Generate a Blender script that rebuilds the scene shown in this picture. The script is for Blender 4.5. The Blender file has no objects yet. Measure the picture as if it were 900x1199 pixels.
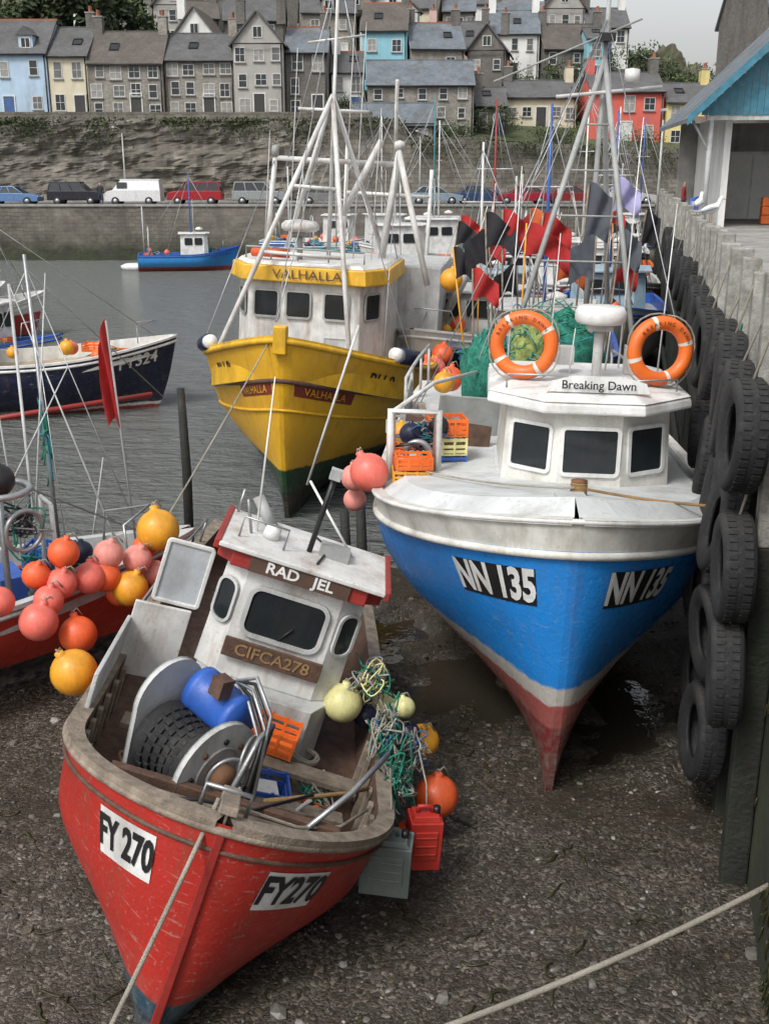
import bpy, math, random
from mathutils import Vector, Matrix, Euler, noise as mnoise
R=math.radians; rnd=random.Random(7); V=Vector
scene=bpy.context.scene
# ---------------------------------------------------------------- materials
MATS={}
def _n(N,t,**k):
    n=N.new(t)
    for a,b in k.items():
        if a in n.inputs: n.inputs[a].default_value=b
        else: setattr(n,a,b)
    return n
def base_mat(name):
    m=bpy.data.materials.new(name); m.use_nodes=True
    nt=m.node_tree; return m,nt.nodes,nt.links,nt.nodes['Principled BSDF']
def c4(c,f=1): return (min(c[0]*f,1),min(c[1]*f,1),min(c[2]*f,1),1)
def noise_fac(N,L,vec,scale,lo=.35,hi=.65,detail=6,stretch=None,rough=.6):
    if stretch:
        mp=_n(N,'ShaderNodeMapping'); mp.inputs['Scale'].default_value=stretch
        L.new(vec,mp.inputs['Vector']); vec=mp.outputs['Vector']
    n=_n(N,'ShaderNodeTexNoise',Scale=scale,Detail=detail,Roughness=rough); L.new(vec,n.inputs['Vector'])
    r=_n(N,'ShaderNodeMapRange'); r.inputs['From Min'].default_value=lo; r.inputs['From Max'].default_value=hi
    L.new(n.outputs['Fac'],r.inputs['Value']); return r.outputs['Result'],n.outputs['Fac']
def mixc(N,L,fac,a,b,mode='MIX'):
    x=N.new('ShaderNodeMixRGB'); x.blend_type=mode
    for s,v in ((x.inputs[0],fac),(x.inputs[1],a),(x.inputs[2],b)):
        if hasattr(v,'is_output'): L.new(v,s)
        else: s.default_value=v
    return x.outputs[0]
def mul(N,L,a,f):
    x=_n(N,'ShaderNodeMath',operation='MULTIPLY'); L.new(a,x.inputs[0]); x.inputs[1].default_value=f; return x.outputs[0]
def finish(N,L,b,col,vec,rough,bump,bs,extra=None):
    L.new(col,b.inputs['Base Color'])
    rf,raw=noise_fac(N,L,vec,bs*.3,.3,.7)
    rr=_n(N,'ShaderNodeMapRange'); rr.inputs['To Min'].default_value=max(rough-.12,.04); rr.inputs['To Max'].default_value=min(rough+.15,1)
    L.new(rf,rr.inputs['Value']); L.new(rr.outputs['Result'],b.inputs['Roughness'])
    if bump:
        bp=_n(N,'ShaderNodeBump'); bp.inputs['Strength'].default_value=min(bump,1); bp.inputs['Distance'].default_value=.02
        n=_n(N,'ShaderNodeTexNoise',Scale=bs,Detail=5); L.new(vec,n.inputs['Vector'])
        h=n.outputs['Fac']
        if extra is not None:
            ad=_n(N,'ShaderNodeMath',operation='ADD'); L.new(h,ad.inputs[0]); L.new(extra,ad.inputs[1]); h=ad.outputs[0]
        L.new(h,bp.inputs['Height']); L.new(bp.outputs['Normal'],b.inputs['Normal'])
def mat(name,col,rough=.55,metal=0,var=.3,vs=2.5,bump=.15,bs=45,dirt=(.1,.07,.045),da=.35,ds=3,streak=True):
    if name in MATS: return MATS[name]
    m,N,L,b=base_mat(name); tc=_n(N,'ShaderNodeTexCoord').outputs['Object']
    f,_=noise_fac(N,L,tc,vs,.3,.7)
    c=mixc(N,L,f,c4(col,1-var),c4(col,1+var*.4))
    if da:
        g,_=noise_fac(N,L,tc,ds,.5,.72,8,(1,1,.22) if streak else None,.7)
        c=mixc(N,L,mul(N,L,g,da),c,c4(dirt))
        g2,_=noise_fac(N,L,tc,ds*9,.6,.7,4)
        c=mixc(N,L,mul(N,L,g2,da*.7),c,c4(dirt,1.4))
    b.inputs['Metallic'].default_value=metal
    finish(N,L,b,c,tc,rough,bump,bs); MATS[name]=m; return m
def hull_mat(name,layers,slope=0.,rough=.4,dirt=(.12,.08,.05),da=.35,wob=.06):
    m,N,L,b=base_mat(name); tc=_n(N,'ShaderNodeTexCoord').outputs['Object']
    sp=_n(N,'ShaderNodeSeparateXYZ'); L.new(tc,sp.inputs[0])
    _,nf=noise_fac(N,L,tc,6,detail=8)
    a=_n(N,'ShaderNodeMath',operation='MULTIPLY_ADD'); L.new(nf,a.inputs[0]); a.inputs[1].default_value=wob*2; a.inputs[2].default_value=-wob; 
    z=_n(N,'ShaderNodeMath',operation='ADD'); L.new(sp.outputs['Z'],z.inputs[0]); L.new(a.outputs[0],z.inputs[1])
    y=_n(N,'ShaderNodeMath',operation='MULTIPLY_ADD'); L.new(sp.outputs['Y'],y.inputs[0]); y.inputs[1].default_value=-slope; L.new(z.outputs[0],y.inputs[2])
    d=mul(N,L,y.outputs[0],.2)
    cr=_n(N,'ShaderNodeValToRGB'); e=cr.color_ramp.elements
    e[0].position=0; e[0].color=c4(layers[0][1]); e[1].position=1; e[1].color=c4(layers[-1][1])
    for i in range(1,len(layers)):
        p=layers[i][0]*.2
        q=e.new(max(p-.002,0.0001)); q.color=c4(layers[i-1][1]); q=e.new(p+.002); q.color=c4(layers[i][1])
    L.new(d,cr.inputs[0])
    c=cr.outputs[0]
    f,_=noise_fac(N,L,tc,1.6,.3,.7); c=mixc(N,L,mul(N,L,f,.35),c,(.6,.55,.5,1),'MULTIPLY')
    g,_=noise_fac(N,L,tc,5,.5,.75,8,(1,1,.12),.7); c=mixc(N,L,mul(N,L,g,da),c,c4(dirt))
    g2,_=noise_fac(N,L,tc,26,.6,.7,5); c=mixc(N,L,mul(N,L,g2,da*.8),c,c4((.35,.32,.28)))
    g4,_=noise_fac(N,L,tc,14,.62,.66,5,(.25,.25,2)); c=mixc(N,L,mul(N,L,g4,da*.6),c,c4((.4,.38,.34)))
    lo=_n(N,'ShaderNodeMapRange'); lo.inputs['From Min'].default_value=layers[1][0]+.5; lo.inputs['From Max'].default_value=layers[1][0]-.5
    L.new(y.outputs[0],lo.inputs['Value'])
    g3,_=noise_fac(N,L,tc,9,.42,.62,8); mm=_n(N,'ShaderNodeMath',operation='MULTIPLY'); L.new(g3,mm.inputs[0]); L.new(lo.outputs[0],mm.inputs[1])
    c=mixc(N,L,mul(N,L,mm.outputs[0],.65),c,c4((.22,.2,.17)))
    finish(N,L,b,c,tc,rough,.25,22); return m
def stone_mat(name,c1,c2,mort,sc=2.,bump=.6,w=.5,h=.25,var=.4,damp=None,rock=0.):
    m,N,L,b=base_mat(name); tc=_n(N,'ShaderNodeTexCoord').outputs['Object']
    sp=_n(N,'ShaderNodeSeparateXYZ'); L.new(tc,sp.inputs[0])
    ad=_n(N,'ShaderNodeMath',operation='ADD'); L.new(sp.outputs['X'],ad.inputs[0]); L.new(sp.outputs['Y'],ad.inputs[1])
    cb=_n(N,'ShaderNodeCombineXYZ'); L.new(ad.outputs[0],cb.inputs[0]); L.new(sp.outputs['Z'],cb.inputs[1])
    nz=_n(N,'ShaderNodeTexNoise',Scale=1.5); L.new(tc,nz.inputs['Vector'])
    vm=_n(N,'ShaderNodeVectorMath',operation='MULTIPLY_ADD'); L.new(nz.outputs['Color'],vm.inputs[0]); vm.inputs[1].default_value=(.25,.25,.0); L.new(cb.outputs[0],vm.inputs[2])
    br=_n(N,'ShaderNodeTexBrick',Scale=sc); br.inputs['Color1'].default_value=c4(c1); br.inputs['Color2'].default_value=c4(c2); br.inputs['Mortar'].default_value=c4(mort)
    br.inputs['Mortar Size'].default_value=.018; br.inputs['Brick Width'].default_value=w; br.inputs['Row Height'].default_value=h
    L.new(vm.outputs[0],br.inputs['Vector']); bc=br.outputs['Color']
    if rock:
        f0,_=noise_fac(N,L,tc,.55,.3,.7,10,(1,1,1.8),.75); rk=mixc(N,L,f0,c4((.34,.31,.27)),c4((.06,.055,.045)))
        f1,_=noise_fac(N,L,tc,2.2,.45,.6,8); rk=mixc(N,L,mul(N,L,f1,.6),rk,c4((.2,.17,.13)))
        f2,_=noise_fac(N,L,tc,.12,.44,.56,5); bc=mixc(N,L,mul(N,L,f2,rock),bc,rk); bc=mixc(N,L,.45*rock,bc,rk)
    f,_=noise_fac(N,L,tc,.7,.3,.7,8); c=mixc(N,L,f,bc,mixc(N,L,1.,bc,(1-var,1-var,1-var,1),'MULTIPLY'))
    g,_=noise_fac(N,L,tc,.9,.48,.7,8,(1,1,.25)); c=mixc(N,L,mul(N,L,g,.6),c,c4((.07,.065,.05)))
    if damp is not None:
        mr=_n(N,'ShaderNodeMapRange'); mr.inputs['From Min'].default_value=damp+.7; mr.inputs['From Max'].default_value=damp-.7
        g5,g5r=noise_fac(N,L,tc,1.1,.3,.7,6); sb=_n(N,'ShaderNodeMath',operation='MULTIPLY_ADD'); L.new(g5r,sb.inputs[0]); sb.inputs[1].default_value=2.4; sb.inputs[2].default_value=-1.2
        zz=_n(N,'ShaderNodeMath',operation='ADD'); L.new(sp.outputs['Z'],zz.inputs[0]); L.new(sb.outputs[0],zz.inputs[1]); L.new(zz.outputs[0],mr.inputs['Value'])
        gr=mixc(N,L,g5,c4((.014,.014,.01)),c4((.03,.045,.012))); c=mixc(N,L,mul(N,L,mr.outputs[0],.85),c,gr)
    finish(N,L,b,c,tc,.85,bump,12,br.outputs['Fac']); return m
WHITE=mat('white_gelcoat',(.72,.72,.7),.38,da=.4,dirt=(.22,.17,.11)); WHITE2=mat('white_paint_worn',(.64,.64,.62),.5,da=.65,dirt=(.25,.12,.05))
CREAM=mat('cream_paint',(.66,.65,.6),.5,da=.5,dirt=(.2,.15,.1)); GREYP=mat('grey_paint',(.34,.35,.34),.55,da=.4)
LGREY=mat('pale_grey_paint',(.5,.51,.5),.5,da=.5); STEEL=mat('galvanised_steel',(.42,.43,.44),.38,.7,da=.3)
DECKW=mat('worn_white_deck',(.58,.6,.6),.55,var=.25,vs=1.5,da=.65,dirt=(.22,.2,.17),ds=2.2,streak=False)
GLASS=mat('window_glass',(.02,.025,.028),.06,0,bump=0,da=.1); BLACK=mat('black_rubber',(.014,.014,.015),.8,bump=.4,bs=60,dirt=(.09,.085,.075),da=.3)
BLK=mat('black_paint',(.015,.015,.017),.4,da=.1); WOOD=mat('weathered_wood',(.27,.22,.17),.75,var=.5,vs=8,bump=.5,da=.6)
DWOOD=mat('dark_wood',(.11,.06,.04),.7,var=.5,vs=8,bump=.4,da=.4); ORANGE=mat('orange_plastic',(.82,.16,.02),.45,da=.3)
PINK=mat('pink_buoy',(.8,.16,.12),.45,da=.4); PINK2=mat('faded_pink_buoy',(.78,.29,.24),.5,da=.45); RED=mat('red_plastic',(.5,.03,.02),.45,da=.25)
REDO=mat('red_orange_buoy',(.82,.12,.03),.45,da=.4); AMBER=mat('amber_buoy',(.76,.34,.02),.45,da=.4); PALEY=mat('pale_yellow_buoy',(.7,.66,.3),.45,da=.4)
BLUEP=mat('blue_plastic',(.03,.11,.45),.4,da=.25); NAVY=mat('navy_paint',(.01,.015,.05),.4,da=.15); DRED=mat('dark_red_paint',(.3,.025,.02),.5,da=.4)
GCAN=mat('grey_green_plastic',(.13,.16,.15),.5,da=.3); ROPE=mat('pale_rope',(.5,.46,.38),.9,bump=1,bs=220,da=.3); GROPE=mat('green_rope',(.03,.3,.2),.8,bump=1,bs=220,da=.2)
BROPE=mat('blue_rope',(.08,.2,.5),.8,bump=1,bs=220,da=.2); OROPE=mat('tan_rope',(.45,.28,.12),.9,bump=1,bs=220)
YEL=mat('yellow_paint',(.74,.42,.02),.45,da=.4); RUST=mat('rusty_steel',(.2,.09,.04),.8,da=.5); GNET=mat('green_netting',(.02,.22,.15),.8,bump=1,bs=60,var=.7,vs=14,dirt=(.02,.1,.08),da=.6,streak=False)
TEAL=mat('teal_plastic',(.04,.25,.3),.5); CONC=mat('concrete',(.32,.31,.29),.9,var=.4,vs=1,bump=.5,bs=18,dirt=(.08,.08,.06),da=.6)
FRAME=mat('window_frame_white',(.66,.66,.64),.5,da=.2,bump=0); LTWOOD=mat('bleached_timber',(.33,.32,.29),.85,var=.5,vs=6,bump=.6,da=.7,dirt=(.09,.09,.06))
PILE=mat('tarred_pile_timber',(.02,.02,.016),.75,var=.6,vs=3,bump=.9,bs=20,dirt=(.014,.024,.008),da=.7)
# ---------------------------------------------------------------- mesh builder
def axis_m(z,c):
    q=V(z).normalized().to_track_quat('Z','Y'); return Matrix.Translation(V(c))@q.to_matrix().to_4x4()
def rrect(x0,x1,z0,z1,r,n=5):
    if r<=0: return [(x0,z0),(x1,z0),(x1,z1),(x0,z1)]
    o=[]
    for cx,cz,a in ((x1-r,z0+r,-90),(x1-r,z1-r,0),(x0+r,z1-r,90),(x0+r,z0+r,180)):
        for i in range(n): t=R(a+90*i/(n-1)); o.append((cx+r*math.cos(t),cz+r*math.sin(t)))
    return o
TG={}
def text_geo(st,size,bold=0):
    k=(st,size,bold)
    if k in TG: return TG[k]
    c=bpy.data.curves.new('t','FONT'); c.body=st; c.size=size; c.offset=bold; c.resolution_u=3; c.align_x='CENTER'; c.align_y='CENTER'
    ob=bpy.data.objects.new('t',c); scene.collection.objects.link(ob)
    me=ob.evaluated_get(bpy.context.evaluated_depsgraph_get()).to_mesh()
    TG[k]=([(v.co.x,v.co.y) for v in me.vertices],[tuple(p.vertices) for p in me.polygons])
    bpy.data.objects.remove(ob); bpy.data.curves.remove(c); return TG[k]
class MB:
    def __init__(s): s.v=[];s.f=[];s.m=[];s.sm=[];s.mats=[]
    def add(s,vs,fs,mt,smooth=False,M=None):
        o=len(s.v)
        s.v+=[tuple(M@V(p)) for p in vs] if M is not None else [tuple(p) for p in vs]
        if mt not in s.mats: s.mats.append(mt)
        i=s.mats.index(mt)
        for f in fs: s.f.append(tuple(o+j for j in f)); s.m.append(i); s.sm.append(smooth)
        return s
    def box(s,c,d,mt,rot=(0,0,0),taper=1.,M=None):
        T=Matrix.Translation(V(c))@Euler([R(a) for a in rot]).to_matrix().to_4x4()
        if M is not None: T=M@T
        x,y,z=d[0]/2,d[1]/2,d[2]/2; k=taper
        vs=[(-x,-y,-z),(x,-y,-z),(x,y,-z),(-x,y,-z),(-x*k,-y*k,z),(x*k,-y*k,z),(x*k,y*k,z),(-x*k,y*k,z)]
        return s.add(vs,[(0,3,2,1),(4,5,6,7),(0,1,5,4),(1,2,6,5),(2,3,7,6),(3,0,4,7)],mt,False,T)
    def tube(s,pts,r,mt,n=8,M=None,closed=False,flat=1.):
        pts=[V(p) for p in pts]; m=len(pts); rs=r if isinstance(r,(list,tuple)) else [r]*m
        vs=[];fs=[];up=None
        for i,p in enumerate(pts):
            if closed: d=pts[(i+1)%m]-pts[i-1]
            else: d=pts[min(i+1,m-1)]-pts[max(i-1,0)]
            d=d.normalized() if d.length>1e-9 else V((0,0,1))
            if up is None: up=V((0,0,1)) if abs(d.z)<.9 else V((0,1,0))
            a=d.cross(up); a=a.normalized() if a.length>1e-6 else d.orthogonal().normalized()
            b=a.cross(d).normalized(); up=b
            for j in range(n):
                t=2*math.pi*j/n; vs.append(p+a*math.cos(t)*rs[i]+b*math.sin(t)*rs[i]*flat)
        for i in range(m if closed else m-1):
            q=(i+1)%m
            for j in range(n): k=(j+1)%n; fs.append((i*n+j,i*n+k,q*n+k,q*n+j))
        if not closed: fs.append(tuple(range(n-1,-1,-1))); fs.append(tuple((m-1)*n+j for j in range(n)))
        return s.add(vs,fs,mt,True,M)
    def lathe(s,prof,mt,M=None,n=24,closed=False,mf=None):
        vs=[];m=len(prof)
        for j in range(n):
            t=2*math.pi*j/n
            for r,z in prof: vs.append((r*math.cos(t),r*math.sin(t),z))
        for j in range(n):
            k=(j+1)%n; fs=[]
            for i in range(m if closed else m-1):
                q=(i+1)%m; fs.append((j*m+i,k*m+i,k*m+q,j*m+q))
            mm=mf(j/n) if mf else mt
            if j==0: o=s.add(vs,fs,mm,True,M)
            else:
                b0=len(s.v)-len(vs)
                if mm not in s.mats: s.mats.append(mm)
                for f in fs: s.f.append(tuple(b0+a for a in f)); s.m.append(s.mats.index(mm)); s.sm.append(True)
        return s
    def ball(s,c,r,mt,ax=(0,0,1),neck=True,n=20):
        pr=[(max(r*math.sin(math.pi*i/12),.0005),-r*math.cos(math.pi*i/12)) for i in range(12 if neck else 13)]
        if neck: pr+=[(r*.2,r*1.02),(r*.2,r*1.18),(r*.1,r*1.2),(.0005,r*1.2)]
        return s.lathe(pr,mt,axis_m(ax,c),n)
    def torus(s,c,ax,Rr,r,mt,n=36,m=12,mf=None):
        return s.lathe([(Rr+r*math.cos(2*math.pi*i/m),r*math.sin(2*math.pi*i/m)) for i in range(m)],mt,axis_m(ax,c),n,True,mf)
    def cyl(s,a,b,r,mt,n=16,r2=None):
        return s.tube([a,b],[r,r if r2 is None else r2],mt,n)
    def prism(s,pts,z0,z1,mt,k=1.,c=(0,0),M=None):
        n=len(pts); vs=[(x,y,z0) for x,y in pts]+[(c[0]+(x-c[0])*k,c[1]+(y-c[1])*k,z1) for x,y in pts]
        fs=[(i,(i+1)%n,n+(i+1)%n,n+i) for i in range(n)]+[tuple(range(n-1,-1,-1)),tuple(range(n,2*n))]
        return s.add(vs,fs,mt,False,M)
    def pane(s,o,ux,uz,x0,x1,z0,z1,fw,r,gl,fr,th=.03,mull=0,trans=0):
        o=V(o);ux=V(ux).normalized();uz=V(uz).normalized();n=ux.cross(uz).normalized()
        P=lambda q,f: o+ux*q[0]+uz*q[1]+n*f
        out=rrect(x0-fw,x1+fw,z0-fw,z1+fw,r+fw if r>0 else 0); inn=rrect(x0,x1,z0,z1,r); k=len(inn)
        s.add([P(q,th*.35) for q in inn],[tuple(range(k))],gl)
        if fr is not None:
            vs=[P(q,0) for q in out]+[P(q,th) for q in out]+[P(q,th) for q in inn]+[P(q,th*.2) for q in inn]
            fs=[]
            for i in range(k):
                j=(i+1)%k
                for l in range(3): fs.append((l*k+i,l*k+j,(l+1)*k+j,(l+1)*k+i))
            s.add(vs,fs,fr)
            w=fw*.6
            def bar(a0,a1,b0,b1):
                q=[(a0,b0),(a1,b0),(a1,b1),(a0,b1)]
                s.add([P(p,th*.36) for p in q]+[P(p,th*.8) for p in q],[(4,5,6,7),(0,1,5,4),(1,2,6,5),(2,3,7,6),(3,0,4,7)],fr)
            for i in range(mull): x=x0+(x1-x0)*(i+1)/(mull+1); bar(x-w/2,x+w/2,z0+.001,z1-.001)
            if trans: z=(z0+z1)/2; bar(x0+.001,x1-.001,z-w/2,z+w/2+.0003)
        return s
    def text(s,st,size,o,ux,uz,off,mt,bold=0,sx=1.):
        o=V(o);ux=V(ux).normalized();uz=V(uz).normalized();n=ux.cross(uz).normalized()
        vs,fs=text_geo(st,size,bold)
        return s.add([o+ux*a*sx+uz*b+n*off for a,b in vs],fs,mt)
    def build(s,name,parent=None,bevel=0,seg=2):
        me=bpy.data.meshes.new(name); me.from_pydata(s.v,[],s.f)
        for m in s.mats: me.materials.append(m)
        me.polygons.foreach_set('material_index',s.m); me.polygons.foreach_set('use_smooth',s.sm); me.update()
        ob=bpy.data.objects.new(name,me); scene.collection.objects.link(ob)
        if parent: ob.parent=parent
        if bevel:
            b=ob.modifiers.new('b','BEVEL'); b.width=bevel; b.segments=seg; b.limit_method='ANGLE'; b.angle_limit=R(60)
        return ob
def empty(name,loc=(0,0,0),rot=(0,0,0),par=None):
    e=bpy.data.objects.new(name,None); scene.collection.objects.link(e); e.location=loc; e.parent=par
    e.rotation_mode='QUATERNION'
    e.rotation_quaternion=(Matrix.Rotation(R(rot[2]),4,'Z')@Matrix.Rotation(R(rot[1]),4,'Y')@Matrix.Rotation(R(rot[0]),4,'X')).to_quaternion(); return e
# ---------------------------------------------------------------- hull
class Hull:
    def __init__(s,L,B,zb,zm,zs,rake=.3,tf=.3,e=.65,ts=.8,fl=1.3,tm=.5,fore=.3,bil=.6,fz=.15,kt=.04):
        s.__dict__.update(locals())
    def Bt(s,t):
        if t<s.tf: return s.B*max(0,math.sin(math.pi/2*t/s.tf))**s.e
        q=(t-s.tf)/(1-s.tf); return s.B*(1-(1-s.ts)*q*q)
    def G(s,t):
        return s.zm+(s.zb-s.zm)*(1-t/s.tm)**2 if t<s.tm else s.zm+(s.zs-s.zm)*((t-s.tm)/(1-s.tm))**2
    def K(s,t): return s.fz*max(0,1-t/.12)**2
    def P(s,side,t,k):
        t=min(max(t,0),1); w=min(1,t/(s.tf*1.2)); w=w*w*(3-2*w)
        kb=k**s.fl; km=0 if k<.14 else math.sin(math.pi/2*min(1,(k-.14)/s.bil))**.8*(.94+.06*k)
        x=side*(s.kt+(s.Bt(t)-s.kt*min(1,t*20))*((1-w)*kb+w*km))
        y=s.L*t-s.rake*k*(1-t)**5+s.fore*(1-k)**3*(1-t)**10
        return V((x,y,s.K(t)+(s.G(t)-s.K(t))*k))
    def inner(s,side,t,inset,dz):
        t0=0
        while s.Bt(t0)<inset+.0: t0+=.0005
        tt=t0+(1-t0-inset/s.L)*t
        x=side*max(0,s.Bt(tt)+s.kt*0-inset); y=s.L*tt-s.rake*(1-tt)**5+inset*.7*(1-t)**14
        return V((x,y,s.G(tt)+dz))
    def surf(s,side,a,d,off):
        if not hasattr(s,'tab'):
            s.tab=[(0,0)];p=s.P(1,0,.88);acc=0
            for i in range(1,600):
                t=.6*(i/600)**1.5; q=s.P(1,t,.88); acc+=(q-p).length; p=q; s.tab.append((acc,t))
        t=s.tab[-1][1]
        for i in range(1,len(s.tab)):
            if s.tab[i][0]>=a:
                a0,t0=s.tab[i-1];a1,t1=s.tab[i]; t=t0+(t1-t0)*(a-a0)/max(a1-a0,1e-9); break
        l=(s.P(side,t,1)-s.P(side,t,.7)).length/.3; k=1-d/l
        p=s.P(side,t,k); u=s.P(side,t+.002,k)-p; w=s.P(side,t,k+.01)-p; n=u.cross(w).normalized()
        if n.x*side<0: n=-n
        return p+n*off
    def text(s,mb,st,size,side,a,d,mt,off=.014,bold=0,sx=1.):
        vs,fs=text_geo(st,size,bold)
        return mb.add([s.surf(side,a+side*x*sx,d-y,off) for x,y in vs],fs,mt)
    def plate(s,mb,side,a,d,w,h,mt,off=.006):
        n,m=14,4; vs=[s.surf(side,a+w*(i/n-.5),d+h*(j/m-.5),off) for i in range(n+1) for j in range(m+1)]
        return mb.add(vs,[(i*(m+1)+j,(i+1)*(m+1)+j,(i+1)*(m+1)+j+1,i*(m+1)+j+1) for i in range(n) for j in range(m)],mt,True)
def ts(n,p=1.7): return [(i/n)**p for i in range(n+1)]
def hull_build(H,par,hm,cap,inm,deckm,inset=.12,depth=.5,band=None,rails=(),n=44,m=22,capz=.03):
    b=MB(); T=ts(n)
    for side in (-1,1):
        vs=[H.P(side,t,j/m) for t in T for j in range(m+1)]
        for i in range(n):
            for j in range(m):
                f=(i*(m+1)+j,(i+1)*(m+1)+j,(i+1)*(m+1)+j+1,i*(m+1)+j+1)
                if i==0 and j==0: b.add(vs,[f],hm,True); base=len(b.v)-len(vs)
                else:
                    mt=band[1] if band and (j+.5)/m>band[0] else hm
                    if mt not in b.mats: b.mats.append(mt)
                    b.f.append(tuple(base+q for q in f)); b.m.append(b.mats.index(mt)); b.sm.append(True)
    for j in range(m): b.add([H.P(-1,0,j/m),H.P(1,0,j/m),H.P(1,0,(j+1)/m),H.P(-1,0,(j+1)/m)],[(0,1,2,3)],band[1] if band and (j+.5)/m>band[0] else hm)
    for i in range(n): b.add([H.P(-1,T[i],0),H.P(1,T[i],0),H.P(1,T[i+1],0),H.P(-1,T[i+1],0)],[(0,1,2,3)],hm)
    tr=[H.P(1,1,j/m) for j in range(m+1)]+[H.P(-1,1,j/m) for j in range(m,-1,-1)]; b.add(tr,[tuple(range(len(tr)))],hm)
    b.build('hull',par)
    c=MB(); rows=[]
    for side in (-1,1):
        o=[H.P(side,t,1) for t in T]; nn=len(T)
        oo=[V((p.x+side*.02,p.y-.02*(1-t)**8,p.z+capz)) for p,t in zip(o,T)]
        ii=[H.inner(side,t,inset,capz) for t in T]; il=[H.inner(side,t,inset,-depth) for t in T]
        o=[V((p.x+side*.02,p.y-.02*(1-t)**8,p.z-.03)) for p,t in zip(o,T)]
        for A,B,mt in ((o,oo,cap),(oo,ii,cap),(ii,il,inm)):
            c.add(A+B,[(i,i+1,nn+i+1,nn+i) for i in range(nn-1)],mt,A is ii)
        rows.append(il)
    c.add(rows[0]+rows[1],[(i,i+1,nn+i+1,nn+i) for i in range(nn-1)],deckm)
    p=[H.inner(-1,1,inset,capz),H.inner(1,1,inset,capz),H.inner(1,1,inset,-depth),H.inner(-1,1,inset,-depth)]; c.add(p,[(0,1,2,3)],inm)
    p=[H.inner(-1,1,inset,capz),H.inner(1,1,inset,capz),H.P(1,1,1)+V((0,0,capz)),H.P(-1,1,1)+V((0,0,capz))]; c.add(p,[(0,1,2,3)],cap)
    c.build('deck_and_gunwale',par)
    if rails:
        r=MB()
        for k,rad,mt in rails:
            pts=[H.P(-1,t,k)+V((-.01,0,0)) for t in reversed(T)]+[H.P(1,t,k)+V((.01,0,0)) for t in T]
            r.tube(pts,rad,mt,8)
        r.build('rubbing_strake',par)
def catenary(a,b,sag,n=14):
    a=V(a);b=V(b); return [a.lerp(b,i/n)-V((0,0,sag*4*(i/n)*(1-i/n))) for i in range(n+1)]
def tangle(mb,c,d,mt,n=10,r=.012,L=14,seed=0):
    q=random.Random(seed); c=V(c)
    for i in range(n):
        p=[V((q.gauss(0,.4)*d[0],q.gauss(0,.4)*d[1],q.gauss(0,.4)*d[2])) for _ in range(L)]
        sm=[]
        for k in range(L-1):
            for u in (0,.25,.5,.75):
                p0=p[max(k-1,0)];p1=p[k];p2=p[k+1];p3=p[min(k+2,L-1)]
                sm.append(c+.5*((2*p1)+(p2-p0)*u+(2*p0-5*p1+4*p2-p3)*u*u+(3*p1-p0-3*p2+p3)*u**3))
        mb.tube(sm,r,mt if not isinstance(mt,list) else mt[i%len(mt)],5)
def coil(mb,c,r0,n,mt,r=.014,ax=(0,0,1)):
    M=axis_m(ax,c); q=random.Random(int(c[0]*100)); pts=[]
    for i in range(n*16): a=i*math.pi/8; rr=r0*(1+.12*math.sin(a*.37+1)+q.uniform(-.04,.04)); pts.append(M@V((rr*math.cos(a),rr*math.sin(a),.5*r*i/16+q.uniform(0,.01))))
    mb.tube(pts,r,mt,6)
def buoy(loc,r,m,ax=(.1,0,1)):
    b=MB(); b.ball((0,0,0),r,m,ax,True,24); a=V(ax).normalized()
    b.torus(a*r*1.22,a.orthogonal(),r*.12,r*.03,ROPE,12,6)
    b.tube([a*r*1.25,a*r*1.5+V((.05,.02,-.02)),a*r*1.5+V((.1,.05,-.12))],.009,ROPE,5)
    o=b.build('fishing_buoy'); o.location=loc; return o
# ================================================================ SETTING
PUD=((.9,13.4,1.0,1.5,.15),(-.2,15,1.1,.9,.14),(3.0,12.3,.9,1.6,.15))
def ght(x,y):
    z=.05*mnoise.noise(V((x*.5,y*.5,0)))+.035*mnoise.noise(V((x*1.9,y*1.9,3)))+.018*mnoise.noise(V((x*6,y*6,5)))
    z-=max(0,y-16.2)*.05 if y<19 else .14+(y-19)*.08
    for px,py,rx,ry,d in PUD:
        q=((x-px)/rx)**2+((y-py)/ry)**2+1.1*mnoise.noise(V((x*1.7,y*1.3,8)))+.5*mnoise.noise(V((x*4,y*4,8)))
        if q<1: z-=d*(1-q)
    return max(z,-3)
xs=[-120,-60,-30,-18]+[-11+.1*i for i in range(0,160)]+[5.2,8,14,30,60,120]
ys=[-40,-10,0,3]+[4.5+.09*i for i in range(0,180)]+[21.5,24,30,45,70,100]
vs=[(x,y,ght(x,y) if y<22 else max(-3,-.34-(y-21)*.08)) for y in ys for x in xs]; w=len(xs)
m,N,L,b=base_mat('wet_gravel_mud'); tc=_n(N,'ShaderNodeTexCoord').outputs['Object']
nd=_n(N,'ShaderNodeTexNoise',Scale=9,Detail=4); L.new(tc,nd.inputs['Vector']); dv_=_n(N,'ShaderNodeVectorMath',operation='MULTIPLY_ADD'); L.new(nd.outputs['Color'],dv_.inputs[0]); dv_.inputs[1].default_value=(.12,.12,.12); L.new(tc,dv_.inputs[2])
vo=_n(N,'ShaderNodeTexVoronoi',Scale=34.); L.new(dv_.outputs[0],vo.inputs['Vector'])
cr=_n(N,'ShaderNodeValToRGB'); e=cr.color_ramp.elements; e[0].color=(.026,.021,.015,1); e[1].color=(.27,.24,.2,1); q=e.new(.5); q.color=(.07,.058,.044,1); q=e.new(.8); q.color=(.13,.112,.09,1)
sx=_n(N,'ShaderNodeSeparateXYZ'); L.new(vo.outputs['Color'],sx.inputs[0]); L.new(sx.outputs['X'],cr.inputs[0])
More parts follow.
